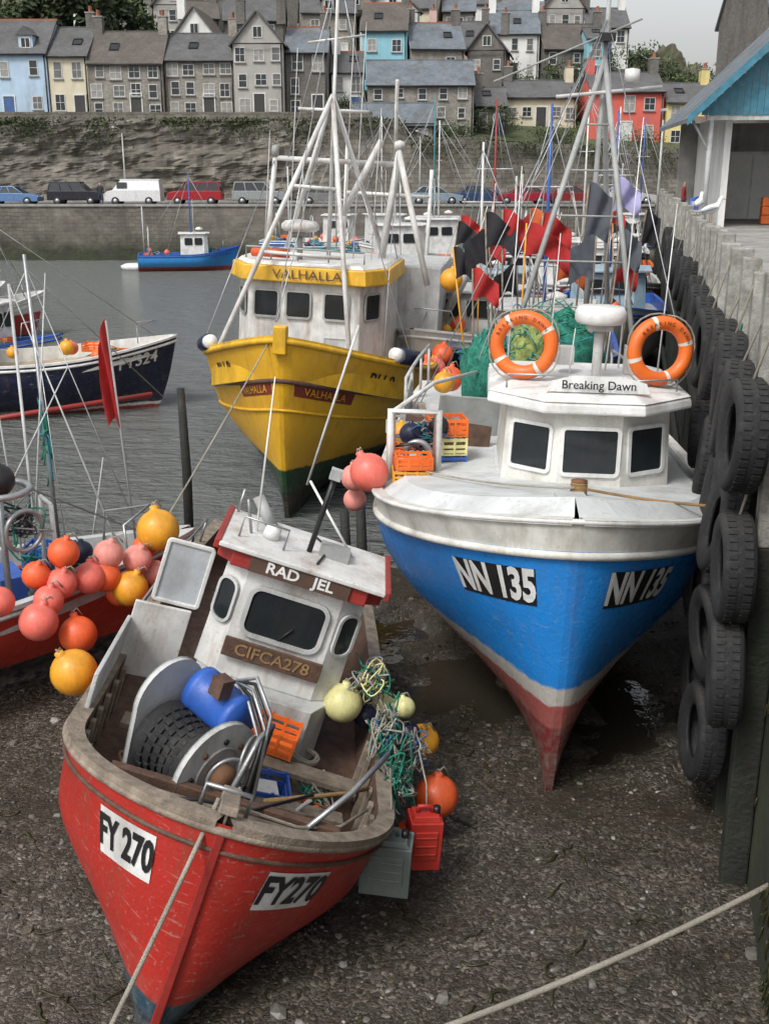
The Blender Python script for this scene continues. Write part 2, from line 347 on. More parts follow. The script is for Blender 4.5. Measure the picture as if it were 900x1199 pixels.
f,_=noise_fac(N,L,tc,.55,.4,.62,9,(.6,1,1),.65); c=mixc(N,L,mul(N,L,f,.8),cr.outputs[0],(.042,.034,.023,1))
f2,_=noise_fac(N,L,tc,2.2,.5,.7,8); c=mixc(N,L,mul(N,L,f2,.5),c,(.03,.032,.017,1))
f3,_=noise_fac(N,L,tc,6,.42,.65,8); c=mixc(N,L,mul(N,L,f3,.4),c,(.028,.024,.018,1)); L.new(c,b.inputs['Base Color'])
rr=_n(N,'ShaderNodeMapRange'); rr.inputs['To Min'].default_value=.48; rr.inputs['To Max'].default_value=.15; L.new(f,rr.inputs['Value']); L.new(rr.outputs[0],b.inputs['Roughness'])
bp=_n(N,'ShaderNodeBump'); bp.inputs['Strength'].default_value=.9; bp.inputs['Distance'].default_value=.02
nn=_n(N,'ShaderNodeTexNoise',Scale=34,Detail=8,Roughness=.65); L.new(tc,nn.inputs['Vector']); sb=_n(N,'ShaderNodeMath',operation='MULTIPLY_ADD'); L.new(vo.outputs['Distance'],sb.inputs[0]); sb.inputs[1].default_value=-.6; L.new(nn.outputs['Fac'],sb.inputs[2]); L.new(sb.outputs[0],bp.inputs['Height']); L.new(bp.outputs['Normal'],b.inputs['Normal'])
MB().add(vs,[(j*w+i,j*w+i+1,(j+1)*w+i+1,(j+1)*w+i) for j in range(len(ys)-1) for i in range(w-1)],m,True).build('ground')
ph=(1+5**.5)/2; ico=[V(p).normalized() for p in [(-1,ph,0),(1,ph,0),(-1,-ph,0),(1,-ph,0),(0,-1,ph),(0,1,ph),(0,-1,-ph),(0,1,-ph),(ph,0,-1),(ph,0,1),(-ph,0,-1),(-ph,0,1)]]
icf=[(0,11,5),(0,5,1),(0,1,7),(0,7,10),(0,10,11),(1,5,9),(5,11,4),(11,10,2),(10,7,6),(7,1,8),(3,9,4),(3,4,2),(3,2,6),(3,6,8),(3,8,9),(4,9,5),(2,4,11),(6,2,10),(8,6,7),(9,8,1)]
SM=[mat('shingle_'+n_,c_,.45,var=.4,vs=6,da=.3) for n_,c_ in (('dark',(.045,.04,.034)),('brown',(.1,.08,.058)),('grey',(.16,.152,.135)),('pale',(.32,.3,.27)))]
g=MB()
for i in range(15000):
    y=5+14*rnd.random()**1.3; x=rnd.uniform(-.55,.42)*(y+3); r=.009+.032*rnd.random()**4
    if mnoise.noise(V((x*.6,y*.5,2)))+rnd.uniform(-.4,.4)<-.14: continue
    if rnd.random()<.014: r*=2.3
    z=ght(x,y); a=rnd.uniform(0,6.3); ca,sa=math.cos(a),math.sin(a); f=[rnd.uniform(.6,1.3) for _ in range(3)]; k=rnd.random()
    pts=[]
    for p in ico:
        q=p*r*rnd.uniform(.75,1.2); X,Y,Z=q.x*f[0]*1.3,q.y*f[1],q.z*f[2]*.6; pts.append((x+X*ca-Y*sa,y+X*sa+Y*ca,z+Z+r*.1))
    g.add(pts,icf,SM[0 if k<.35 else 1 if k<.7 else 2 if k<.97 else 3],r<.02)
g.build('shingle')
g=MB(); WEED=mat('seaweed',(.035,.035,.01),.4,da=.2)
for i in range(420):
    y=5.5+12*rnd.random(); x=rnd.uniform(-.5,.4)*(y+3)
    if mnoise.noise(V((x*.35,y*.35,9)))<.05: continue
    pts=[V((x,y,ght(x,y)+.008))]
    a=rnd.uniform(0,6.3)
    for k in range(5): a+=rnd.uniform(-.8,.8); p=pts[-1]+V((math.cos(a),math.sin(a),0))*.05; p.z=ght(p.x,p.y)+.01+.012*rnd.random(); pts.append(p)
    g.tube(pts,.012*rnd.uniform(.5,1.3),WEED,4,flat=.4)
g.build('seaweed_strands')
# water
m,N,L,b=base_mat('harbour_water'); tc=_n(N,'ShaderNodeTexCoord').outputs['Object']
b.inputs['Base Color'].default_value=(.18,.19,.18,1); b.inputs['Roughness'].default_value=.14; b.inputs['IOR'].default_value=1.33
hs_=[]
for sc_,st_,dt_ in ((1.1,(.8,1.5,1),4),(4.,(.8,1.7,1),6)):
    mp=_n(N,'ShaderNodeMapping'); mp.inputs['Scale'].default_value=st_; L.new(tc,mp.inputs[0])
    n1=_n(N,'ShaderNodeTexNoise',Scale=sc_,Detail=dt_,Roughness=.6); L.new(mp.outputs[0],n1.inputs['Vector']); hs_.append(n1.outputs['Fac'])
ma=_n(N,'ShaderNodeMath',operation='MULTIPLY_ADD'); L.new(hs_[1],ma.inputs[0]); ma.inputs[1].default_value=.5; L.new(hs_[0],ma.inputs[2])
bp=_n(N,'ShaderNodeBump'); bp.inputs['Strength'].default_value=1.; bp.inputs['Distance'].default_value=.65; L.new(ma.outputs[0],bp.inputs['Height']); L.new(bp.outputs[0],b.inputs['Normal'])
MB().add([(-120,17,-.1),(60,17,-.1),(60,95,-.1),(-120,95,-.1)],[(0,1,2,3)],m).build('harbour_water')
m2,N,L,b=base_mat('puddle_water'); tc=_n(N,'ShaderNodeTexCoord').outputs['Object']; b.inputs['Base Color'].default_value=(.035,.03,.022,1); b.inputs['Roughness'].default_value=.04
n1=_n(N,'ShaderNodeTexNoise',Scale=5,Detail=3); L.new(tc,n1.inputs['Vector']); bp=_n(N,'ShaderNodeBump'); bp.inputs['Strength'].default_value=.15; bp.inputs['Distance'].default_value=.05; L.new(n1.outputs['Fac'],bp.inputs['Height']); L.new(bp.outputs[0],b.inputs['Normal'])
MB().add([(-10,9.5,-.092),(4.2,9.5,-.092),(4.2,17,-.092),(-10,17,-.092)],[(0,1,2,3)],m2).build('tide_pool_water')
# near quay
def qx(y): return 1.5+.22*y
QS=stone_mat('quay_masonry',(.15,.14,.115),(.09,.085,.07),(.045,.043,.036),1.5,1.,.6,.3,.4,damp=3.4,rock=.3)
q=MB(); q.prism([(qx(-8),-8),(qx(84),84),(80,84),(80,-8)],-3,4.25,QS); q.prism([(qx(-8)-.08,-8),(qx(84)-.08,84),(80,84),(80,-8)],4.25,4.35,CONC); q.build('stone_quay')
dv=V((.22,1,0)).normalized(); nv=V((-dv.y,dv.x,0))
q=MB(); y=4.0; i=0
while y<60:
    c=V((qx(y),y,0))+nv*.13; s=rnd.uniform(.2,.27)
    top=5.6+rnd.uniform(-.1,.06); zb_=3.6+rnd.uniform(-.3,.3); q.box((c.x,c.y,(top+zb_)/2),(s,s,top-zb_),LTWOOD,(rnd.uniform(-.8,.8),rnd.uniform(-.8,.8),-12.4))
    if y>8.6: q.box((c.x,c.y,zb_/2-1),(s-.01,s-.01,zb_+2),PILE,(0,0,-12.4))
    y+=rnd.uniform(1.1,1.35) if y<30 else 1.9
q.build('quay_fender_posts',None,.02)
q=MB()
for y0,y1,z,mt in ((9,40,3.0,PILE),(10,40,1.1,PILE)):
    a=V((qx(y0),y0,z))+nv*.31; c=V((qx(y1),y1,z))+nv*.31; mid=(a+c)/2; q.box(mid,(.1,(c-a).length,.2),mt,(0,0,-12.4))
q.build('quay_rubbing_timbers',None,.015)
g=MB()
for i in range(700):
    y=rnd.uniform(6.5,16); z=rnd.uniform(-.1,3.0)*rnd.random()**.6
    if mnoise.noise(V((y*.9,z*1.2,4)))<-.05: continue
    p=V((qx(y),y,z))+nv*.01; pts=[p]
    for k in range(4): p=p+V((rnd.uniform(-.01,.01),rnd.uniform(-.02,.02),-rnd.uniform(.02,.06)))+nv*rnd.uniform(0,.008); pts.append(p)
    g.tube(pts,[.01,.014,.012,.01,.004],WEED,4,flat=.4)
g.build('quay_wall_seaweed')
TP=[(.5,-.09),(.5,.09),(.485,.13),(.44,.15),(.33,.13),(.29,.1),(.275,.1),(.29,.06),(.42,.09),(.44,0),(.42,-.09),(.29,-.06),(.275,-.1),(.29,-.1),(.33,-.13),(.44,-.15),(.485,-.13)]
for y,z,s in ((9.0,4.3,1.0),(8.9,3.25,1.),(8.8,2.2,1.),(10.1,4.4,1.),(9.9,3.2,1.),(10.0,2.1,1.),(10.0,1.05,1),(11.3,4.4,1.),(11.1,3.3,1.),(11.2,2.2,1.),(11.2,1.1,1.),(12.6,4.4,1.),(12.4,3.3,1.),(12.3,2.2,1),(13.9,4.4,1.),(13.8,3.3,.95),(15.4,4.4,1),(17.,4.4,.95),(18.8,4.4,.95),(20.8,4.4,.95),(23,4.4,.95),(25.5,4.4,.95),(28,4.4,.9),(31,4.4,.9),(34.5,4.4,.9)):
    t=MB(); t.lathe(TP,BLACK,None,40,True)
    for k in range(40):
        a=2*math.pi*k/40
        for zz in (-.085,.045): t.box((.503*math.cos(a+zz),.503*math.sin(a+zz),zz+.02),(.016,.05,.07),BLACK,(0,0,math.degrees(a+zz)))
    t.tube([V((.4,.0,0)),V((.9,0.02,-.12)),V((1.2,0,-.2))],.014,ROPE,6)
    o=t.build('tyre_fender'); c=V((qx(y),y,z+rnd.uniform(-.08,.05)))+nv*(.38+rnd.uniform(0,.08))
    zx=nv+V((rnd.uniform(-.12,.12),rnd.uniform(-.2,.12),rnd.uniform(-.05,.2))); zx.normalize(); xa=(V((0,0,1))-zx*zx.z).normalized(); ya=zx.cross(xa)
    o.matrix_world=Matrix.Translation(c)@Matrix((xa,ya,zx)).transposed().to_4x4()@Matrix.Scale(s*rnd.uniform(.92,1.02),4)
# far quay, road, retaining wall
FQ=stone_mat('far_quay_masonry',(.2,.18,.145),(.12,.11,.09),(.06,.055,.05),.9,damp=1.2,rock=.8)
MB().box((-10,92,.45),(180,12,6.9),FQ).box((-10,86.25,3.98),(180,.7,.16),CONC).build('far_quay_wall',None)
ASP=mat('asphalt',(.06,.06,.062),.9,vs=.3,da=.2,bump=.3)
MB().add([(-100,86.61,3.904),(80,86.61,3.904),(80,98,3.904),(-100,98,3.904)],[(0,1,2,3)],ASP).build('road')
k=MB(); k.box((-10,97.2,3.96),(180,1.6,.12),CONC); k.build('pavement')
RW=stone_mat('retaining_wall_stone',(.26,.24,.2),(.15,.135,.11),(.09,.08,.065),.7,1.,.55,.28,.55,None,.5)
RK=stone_mat('weathered_rock_face',(.3,.27,.23),(.16,.145,.12),(.1,.09,.075),.6,1.,.55,.28,.5,None,1.)
def rtop(x):
    if x<2: return 10.7
    if x<9: return 9.2
    return 8.9-.04*(x-9)
nx,nz=290,40; vs=[];fs=[];f2_=[]
for i in range(nx+1):
    x=-75+145*i/nx
    for j in range(nz+1):
        z=3.9+(rtop(x)-3.9)*j/nz; d=1.0*mnoise.noise(V((x*.16,z*.35,1)))+.55*mnoise.noise(V((x*.6,z*.9,4)))+.35*mnoise.noise(V((x*1.6,z*1.9,4)))+.2*mnoise.noise(V((x*3,z*4,4)))
        rk=max(0,min(1,(-x-4)/4)); vs.append((x,98+ (z-3.9)*.12-d*(.12+rk)*.9,z))
for i in range(nx):
    for j in range(nz): a=i*(nz+1)+j; (f2_ if -75+145*i/nx<-5 else fs).append((a,a+nz+1,a+nz+2,a+1))
w_=MB(); w_.add(vs,fs,RW)
w_.mats.append(RK)
for f in f2_: w_.f.append(f); w_.m.append(1); w_.sm.append(False)
w_.build('retaining_wall')
MB().box((-36,98.9,10.9),(70,.35,.7),RW).build('garden_parapet_wall')
def hz(x,y):
    b0=rtop(x)
    z=b0+max(0,y-102)*.34
    crest=60 if x<8 else 27-(x-8)*.15 if x<24 else 24.6-(x-24)*.9 if x<38 else 12-(x-38)*.2
    z=min(z,max(crest,6)+ (2*mnoise.noise(V((x*.2,y*.2,0))) if y>112 else 0)); return z
HILL=mat('hillside_grass_and_rock',(.065,.085,.035),.95,var=.6,vs=.25,bump=.8,bs=3,dirt=(.13,.11,.08),da=.7,ds=.5,streak=False)
hx=[-120+4*i for i in range(66)]; hy=[98.8+ (2.5*i if i<24 else 60+(i-24)*25) for i in range(36)]
vs=[(x,y,hz(x,y) if y<200 else hz(x,200)) for y in hy for x in hx]; w=len(hx)
MB().add(vs,[(j*w+i,j*w+i+1,(j+1)*w+i+1,(j+1)*w+i) for j in range(len(hy)-1) for i in range(w-1)],HILL,True).build('hillside_terrain')
OM=mat('outcrop_rock_and_grass',(.12,.105,.075),.95,var=.6,vs=.6,bump=1,bs=3,dirt=(.04,.065,.018),da=1.,ds=.45,streak=False)
vs=[];n=60
for i in range(n):
    for j in range(30):
        a=2*math.pi*i/n; p=math.pi*.5*j/29; u=V((math.cos(a)*math.cos(p),math.sin(a)*math.cos(p),math.sin(p))); f=1+.16*mnoise.noise(u*2.2)+.09*mnoise.noise(u*6)+.05*mnoise.noise(u*16); vs.append((28.6+u.x*5.5*f,116+u.y*4*f,8.5+(u.z**.8)*8.6*f*(1-.2*u.x)))
MB().add(vs,[(i*30+j,((i+1)%n)*30+j,((i+1)%n)*30+j+1,i*30+j+1) for i in range(n) for j in range(29)],OM).build('rock_outcrop')
# houses
def slate(n,c): return stone_mat(n,c,tuple(a*.75 for a in c),tuple(a*.5 for a in c),3.,.5,.5,.3,.35)
SL=[slate('slate_roof_grey',(.15,.15,.155)),slate('slate_roof_blue',(.2,.23,.26)),slate('slate_roof_brown',(.15,.13,.115))]
ST=[stone_mat('house_stone_grey',(.38,.35,.3),(.24,.22,.19),(.32,.3,.27),2.2,.4,.5,.22,.3),stone_mat('house_stone_dark',(.2,.185,.165),(.13,.12,.11),(.18,.17,.155),2.2,.4,.5,.22,.3)]
def ren(n,c): return mat('render_'+n,c,.85,var=.15,vs=.8,da=.4,dirt=(.18,.16,.13),ds=1,bump=.2,bs=15)
RB=ren('pale_blue',(.42,.55,.68)); RC=ren('cream',(.62,.56,.42)); RWt=ren('white',(.74,.74,.71)); RR=ren('red',(.6,.12,.09)); RY=ren('yellow',(.65,.55,.22)); RG=ren('grey',(.38,.365,.34)); RT=ren('turquoise',(.25,.5,.58)); RP=ren('pink',(.6,.4,.35))
TERR=mat('terracotta',(.35,.13,.07),.8); DOORM=[mat('door_blue',(.05,.12,.3)),mat('door_dark',(.04,.04,.04)),mat('door_white',(.6,.6,.58))]
WG=[mat('house_window_glass',(.03,.035,.04),.1,bump=0,da=0),mat('curtained_window',(.14,.14,.135),.3,bump=0,da=0),mat('blind_window',(.3,.29,.27),.35,bump=0,da=0)]
def house(name,x0,x1,y,dep,zb,ze,zr,wall,roof,cols,rows,chim=(0.,1.),gable=False,dorm=0,door=.5,ww=.85,wh=1.15,rz=0):
    xm=(x0+x1)/2; W=(x1-x0)/2; e=empty(name,(xm,y,zb),(0,0,rz)); H=ze-zb; HR=zr-zb
    b=MB()
    if not gable:
        b.add([(-W,0,-3),(W,0,-3),(W,dep,-3),(-W,dep,-3),(-W,0,H),(W,0,H),(W,dep,H),(-W,dep,H),(-W,dep/2,HR),(W,dep/2,HR)],[(0,1,5,4),(1,2,6,9,5),(2,3,7,6),(3,0,4,8,7)],wall)
    else:
        b.add([(-W,0,-3),(W,0,-3),(W,dep,-3),(-W,dep,-3),(-W,0,H),(W,0,H),(W,dep,H),(-W,dep,H),(0,0,HR),(0,dep,HR)],[(0,1,5,8,4),(1,2,6,5),(2,3,7,9,6),(3,0,4,7)],wall)
    b.build('walls',e)
    b=MB(); o=.3; t=.14
    def slab(p):
        p=[V(a) for a in p]; n=(p[1]-p[0]).cross(p[3]-p[0]).normalized(); n=n if n.z>0 else -n
        b.add([a+n*.02 for a in p]+[a+n*(t+.02) for a in p],[(3,2,1,0),(4,5,6,7),(0,1,5,4),(1,2,6,5),(2,3,7,6),(3,0,4,7)],roof)
    if not gable:
        s=(HR-H)/(dep/2)
        slab([(-W-.12,-o,H-o*s),(W+.12,-o,H-o*s),(W+.12,dep/2,HR),(-W-.12,dep/2,HR)]); slab([(-W-.12,dep+o,H-o*s),(W+.12,dep+o,H-o*s),(W+.12,dep/2,HR),(-W-.12,dep/2,HR)])
        b.box((0,dep/2,HR+t+.02),(2*W+.3,.28,.14),TERR if rnd.random()<.25 else roof)
    else:
        s=(HR-H)/W
        slab([(-W-o,-o,H-o*s),(-W-o,dep,H-o*s),(0,dep,HR),(0,-o,HR)]); slab([(W+o,-o,H-o*s),(W+o,dep,H-o*s),(0,dep,HR),(0,-o,HR)])
    b.build('roof',e)
    b=MB(); st=H/rows
    di=int(door*cols) if door is not None else -1
    for r_ in range(rows):
        for c in range(cols):
            if rnd.random()<.1: continue
            cx=-W+2*W*(c+.5)/cols+rnd.uniform(-.2,.2); cz=st*(r_+.55)+rnd.uniform(-.08,.08)
            if r_==0 and c==di: continue
            w_=ww*rnd.choice((.75,.9,1.05)); h_=wh*rnd.choice((.85,1,1.08)); b.pane((cx,-.004,cz),(1,0,0),(0,0,1),-w_/2,w_/2,-h_/2,h_/2,.055,0,rnd.choice((WG[0],WG[0],WG[1],WG[2])),FRAME,.05,1 if w_>.7 else 0,1)
            b.box((cx,-.07,cz-h_/2-.11),(w_+.25,.14,.07),CONC)
    if gable and HR-H>1.8: b.pane((0,-.004,H+(HR-H)*.35),(1,0,0),(0,0,1),-.35,.35,-.4,.4,.06,0,GLASS,FRAME,.06,1,0)
    b.build('windows',e)
    if door is not None and di>=0:
        b=MB(); cx=-W+2*W*(di+.5)/cols; b.pane((cx,-.004,1.05),(1,0,0),(0,0,1),-.45,.45,-1,1,.1,0,rnd.choice(DOORM),FRAME,.07); b.box((cx,-.25,.04),(1.2,.5,.12),CONC); b.build('door',e)
    b=MB()
    b.tube([(-W-.02,-o-.03,H-.1),(W+.02,-o-.03,H-.1)],.06,BLK,6); b.tube([(W-.15,-.06,H-.1),(W-.15,-.06,0)],.05,BLK,6); b.build('gutter',e)
    if chim:
        b=MB()
        for f in chim:
            cx=-W+.35+(2*W-.7)*f; b.box((cx,dep/2,HR+.35),(.75,.9,1.9),wall if rnd.random()<.5 else ST[1]); b.box((cx,dep/2,HR+1.33),(.85,1.0,.1),CONC)
            for dy in (-.22,.22): b.lathe([(.13,0),(.1,.45),(.12,.5),(.08,.5),(.07,.3)],TERR,Matrix.Translation((cx,dep/2+dy,HR+1.37)),10)
        b.build('chimneys',e)
    for i in range(dorm):
        b=MB(); cx=-W+2*W*(i+.5)/dorm; y0=.5; zb_=H+.35; b.box((cx,y0+.8,zb_+.5),(1.2,1.8,1.3),wall)
        b.add([(cx-.8,y0-.3,zb_+1.1),(cx+.8,y0-.3,zb_+1.1),(cx,y0-.3,zb_+1.85),(cx-.8,y0+2.2,zb_+1.1),(cx+.8,y0+2.2,zb_+1.1),(cx,y0+2.2,zb_+1.85)],[(0,1,2),(0,2,5,3),(1,4,5,2),(0,3,4,1)],roof)
        b.pane((cx,y0-.104,zb_+.5),(1,0,0),(0,0,1),-.35,.35,-.35,.35,.08,0,GLASS,FRAME,.05,1,0); b.build('dormer',e)
    if not gable and dorm==0 and rnd.random()<.5:
        b=MB(); s=V((0,dep/2,HR-H)).normalized(); b.pane(V((W*rnd.uniform(-.5,.5),0,H))+s*1.6+V((0,-.08,.17)),(1,0,0),s,-.35,.35,0,.9,.05,0,GLASS,BLK,.08); b.build('roof_light',e)
    return e
house('blue_rendered_house',-35.6,-28.7,100,8,10.5,16.0,18.9,RB,SL[0],3,2,(0,),dorm=2)
house('rendered_house',-28.6,-25.3,100.2,8,10.6,15.8,18.3,RC,SL[0],2,2,(1,))
house('stone_house',-25.2,-18.9,100,7,10.7,15.2,17.9,ST[0],SL[2],4,3,(0,1),wh=.95)
house('stone_house',-18.8,-12.9,100.6,7,10.7,15.5,17.8,ST[0],SL[0],4,3,(1,),wh=.95)
house('stone_house',-12.8,-8.6,99.9,7,10.7,16.8,19.2,RG,SL[0],3,3,(0,1),wh=1,gable=True)
house('slate_hung_house',-8.5,-4.9,101.4,7,10.7,16.2,18.4,ST[1],SL[1],2,3,(1,))
house('white_cottage',-4.7,-1.9,104,6,10.7,14.8,16.6,RWt,SL[0],2,2,(0,))
house('stone_warehouse',-1.5,7.8,102,8,9.0,13.6,15.8,ST[0],SL[1],5,3,None,wh=.8,ww=.7)
house('stone_outbuilding',-2.8,4.3,99.2,2.6,8.6,10.4,11.9,ST[0],SL[1],4,1,None,door=None,wh=.7)
house('stone_house',8.2,10.9,104,6,9.2,12,13.6,ST[1],SL[0],2,1,(0,))
house('cream_cottage',11.2,17.6,107,6,10,12.9,14.4,RC,SL[0],5,1,(0,1),wh=.9)
house('red_rendered_house',18.4,24.9,104,7,8.6,13.2,14.9,RR,SL[0],3,2,(0,1))
house('yellow_house',25.2,29.6,104,7,8.3,12.3,14.0,RY,SL[0],3,2,(1,))
house('white_cottage',27,32,100.2,3.6,7.8,9.6,10.8,RWt,SL[2],4,1,None,door=None,wh=.7)
for y,zb,x,xe in ((112,14.,-44,9.5),(120,16.8,-50,19),(128,20.6,-55,21),(137,24.6,-60,20),(147,27,-60,14),(158,29.5,-60,9)):
    while x<xe:
        w_=rnd.uniform(3.6,6.6); hh=rnd.uniform(3.6,5.4); k=rnd.random()
        wl,nm=(ST[0],'stone_house') if k<.3 else (ST[1],'dark_stone_house') if k<.46 else (RWt,'white_house') if k<.68 else (RC,'cream_house') if k<.79 else (RG,'grey_house') if k<.88 else (RT,'turquoise_house') if k<.93 else (RP,'pink_house')
        yy=y+rnd.uniform(-2.4,2.4); z0=hz(x+w_/2,yy)
        if not(y==112 and -26<x<-2 and rnd.random()<.45) and not(y<124 and -36<x<-22): house(nm,x,x+w_-.15,yy,7,z0-.3,z0+hh,z0+hh+rnd.uniform(1.7,3.0),wl,rnd.choice(SL),rnd.choice((2,3)),2,rnd.choice(((0,),(1,),(0,1))),gable=rnd.random()<.3,rz=rnd.uniform(-12,12),ww=.75,wh=1.,dorm=1 if rnd.random()<.15 else 0)
        x+=w_+(rnd.uniform(0.3,2.0) if rnd.random()<.5 else .2)
house('white_house',21.8,26.4,128,7,17.5,21.2,23.4,RWt,SL[0],3,2,(0,1))
house('pale_blue_house',20.2,22.2,118,6,14.5,19.0,20.2,RT,SL[0],1,2,None)
def tree(x,y,z,h,w_,name='tree',seed=1,n=2600,dark=1.):
    q=random.Random(seed); e=empty(name,(x,y,z)); b=MB(); BK=mat('bark',(.09,.07,.05),.9,bump=.8,bs=15); b.tube([(0,0,-1),(.05*h,0,h*.3),(0,.02*h,h*.6),(.03*h,0,h*.85)],[h*.035,h*.028,h*.018,.03],BK,8)
    cl=[]
    for i in range(16):
        a=q.uniform(0,6.3); hh=q.uniform(.25,.75)*h; rr_=w_*q.uniform(.45,.95)*(1-abs(hh/h-.45)); p=V((math.cos(a)*rr_,math.sin(a)*rr_,hh+h*.18)); b.tube([(0,0,hh*.75),p*.5+V((0,0,hh*.35)),p],[h*.012,h*.008,.02],BK,5); cl.append((p,q.uniform(.18,.34)*w_))
    cl.append((V((0,0,h*.95)),.3*w_)); b.build('trunk_and_limbs',e)
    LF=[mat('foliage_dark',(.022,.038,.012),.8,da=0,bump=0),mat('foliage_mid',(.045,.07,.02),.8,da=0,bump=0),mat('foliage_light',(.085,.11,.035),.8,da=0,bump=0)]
    b=MB()
    for i in range(n):
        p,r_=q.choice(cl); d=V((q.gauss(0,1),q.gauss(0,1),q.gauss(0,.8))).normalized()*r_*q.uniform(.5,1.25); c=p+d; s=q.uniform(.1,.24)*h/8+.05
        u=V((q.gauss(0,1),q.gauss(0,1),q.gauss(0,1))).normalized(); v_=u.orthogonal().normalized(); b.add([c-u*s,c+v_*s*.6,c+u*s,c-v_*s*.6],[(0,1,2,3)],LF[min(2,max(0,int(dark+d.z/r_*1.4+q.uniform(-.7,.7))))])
    b.build('crown',e)
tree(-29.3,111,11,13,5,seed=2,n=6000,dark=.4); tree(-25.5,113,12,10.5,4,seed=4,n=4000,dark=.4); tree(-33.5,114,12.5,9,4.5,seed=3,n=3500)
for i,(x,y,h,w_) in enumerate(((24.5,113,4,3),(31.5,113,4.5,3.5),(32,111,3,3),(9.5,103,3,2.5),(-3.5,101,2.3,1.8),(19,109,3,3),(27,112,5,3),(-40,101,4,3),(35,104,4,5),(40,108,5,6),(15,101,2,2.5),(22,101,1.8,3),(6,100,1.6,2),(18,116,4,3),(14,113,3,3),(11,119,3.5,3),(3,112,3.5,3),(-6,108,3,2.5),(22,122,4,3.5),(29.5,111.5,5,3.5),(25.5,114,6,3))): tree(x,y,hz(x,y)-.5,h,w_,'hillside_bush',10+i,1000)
b=MB(); LFM=[mat('ivy_dark',(.03,.05,.015),.8,da=0,bump=0),mat('ivy_light',(.07,.09,.03),.8,da=0,bump=0)]
for i in range(5200):
    k=rnd.randrange(14); cx=(-33,-30,-24,-17,-12,-7,-1,4,9,13,18,23,28,31)[k]; x=cx+rnd.gauss(0,1.4); z=rtop(x)+.1-abs(rnd.gauss(0,.55+.35*(k%3))); y_=97.6+(z-3.9)*.12-rnd.uniform(0,.35); s=rnd.uniform(.06,.14); u=V((rnd.gauss(0,1),rnd.gauss(0,1),rnd.gauss(0,1))).normalized(); v_=u.orthogonal(); c=V((x,y_,z)); b.add([c-u*s,c+v_*s*.6,c+u*s,c-v_*s*.6],[(0,1,2,3)],LFM[rnd.random()<.4])
b.build('wall_ivy')
# shed
e=empty('quay_shed',(12.3,44,4.35),(0,0,-8)); BLU=mat('blue_weatherboard',(.05,.2,.28),.6,var=.35,vs=4,da=.5,dirt=(.1,.12,.12))
EH=4.35; SP=.95
b=MB(); b.box((5.5,9.2,2.1),(11,.25,4.2),CONC); b.box((.9,5,2.1),(.25,8,4.2),RWt); b.box((10.8,5,2.1),(.3,9,4.2),CONC); b.build('walls',e)
b=MB()
for i in range(46):
    x=-.3+i*.25; zt=EH+(min(x+.5,11.5-x)*SP)-.12; b.box((x+.12,-.02+.01*(i%2),(4.15+zt)/2),(.235,.06,zt-4.15),BLU)
b.build('gable_boarding',e)
b=MB(); RZ=EH-.5+6.5*SP
for sx_ in (1,-1):
    x0,x1=(-.9,5.6) if sx_>0 else (12.1,5.6); p=[V((x0,-.8,EH-.5)),V((x0,10,EH-.5)),V((x1,10,RZ)),V((x1,-.8,RZ))]; b.add(p+[a+V((0,0,.16)) for a in p],[(3,2,1,0),(4,5,6,7),(0,1,5,4),(1,2,6,5),(2,3,7,6),(3,0,4,7)],SL[1])
    b.add([V((x0,-.86,EH-.6)),V((x1,-.86,RZ-.1)),V((x1,-.86,RZ+.25)),V((x0,-.86,EH-.25)),V((x0,-.81,EH-.6)),V((x1,-.81,RZ-.1)),V((x1,-.81,RZ+.25)),V((x0,-.81,EH-.25))],[(0,1,2,3),(7,6,5,4),(0,4,5,1),(3,2,6,7),(0,3,7,4)],BLU)
b.build('roof',e)
b=MB(); 
for x in (.1,5.4,10.8): b.cyl((x,.1,0),(x,.1,4.15),.1,LGREY); b.cyl((x,.1,2.8),(x-.7 if x<1 else x+.7,.1,4.0),.05,LGREY)
b.box((5.5,.1,4.05),(11.2,.2,.16),LGREY); b.build('posts',e)
b=MB(); b.pane((3.3,9.06,1.45),(1,0,0),(0,0,1),-.95,.95,-1.4,1.4,.12,0,RWt,FRAME,.07,1); b.pane((6.4,9.06,1.45),(1,0,0),(0,0,1),-.8,.8,-1.4,1.4,.12,0,DOORM[0],FRAME,.07,1); b.build('doors',e)
b=MB()
for i in range(6): b.box((3.2+(i%2)*.75,3.5,.2+.36*(i//2)),(.7,.5,.34),ORANGE)
b.build('fish_boxes',e,.02)
house('slate_roof_house',18,27,56,8,4.35,14,18.5,ST[1],SL[1],3,3,(0,))
b=MB()
for i in range(5): b.cyl((11.6+i*.28,43+i*.8,4.35),(11.6+i*.28,43+i*.8,5.5),.05,BLUEP)
for z in (4.8,5.4): b.cyl((11.6,43,z),(12.72,46.2,z),.035,BLUEP)
b.build('blue_quay_railing')
for lx,ly,lz in ((14.4,60,9),(-22,97,9.5),(14,97,9),(3,97,9.2)):
    b=MB(); b.cyl((0,0,3.9-lz),(0,0,0),.08,LGREY,10,.05); b.tube([(0,0,0),(-.1,-.2,.3),(-.3,-1.2,.45)],.04,LGREY); b.box((-.33,-1.4,.42),(.2,.6,.12),LGREY); o=b.build('street_lamp'); o.location=(lx,ly,lz)
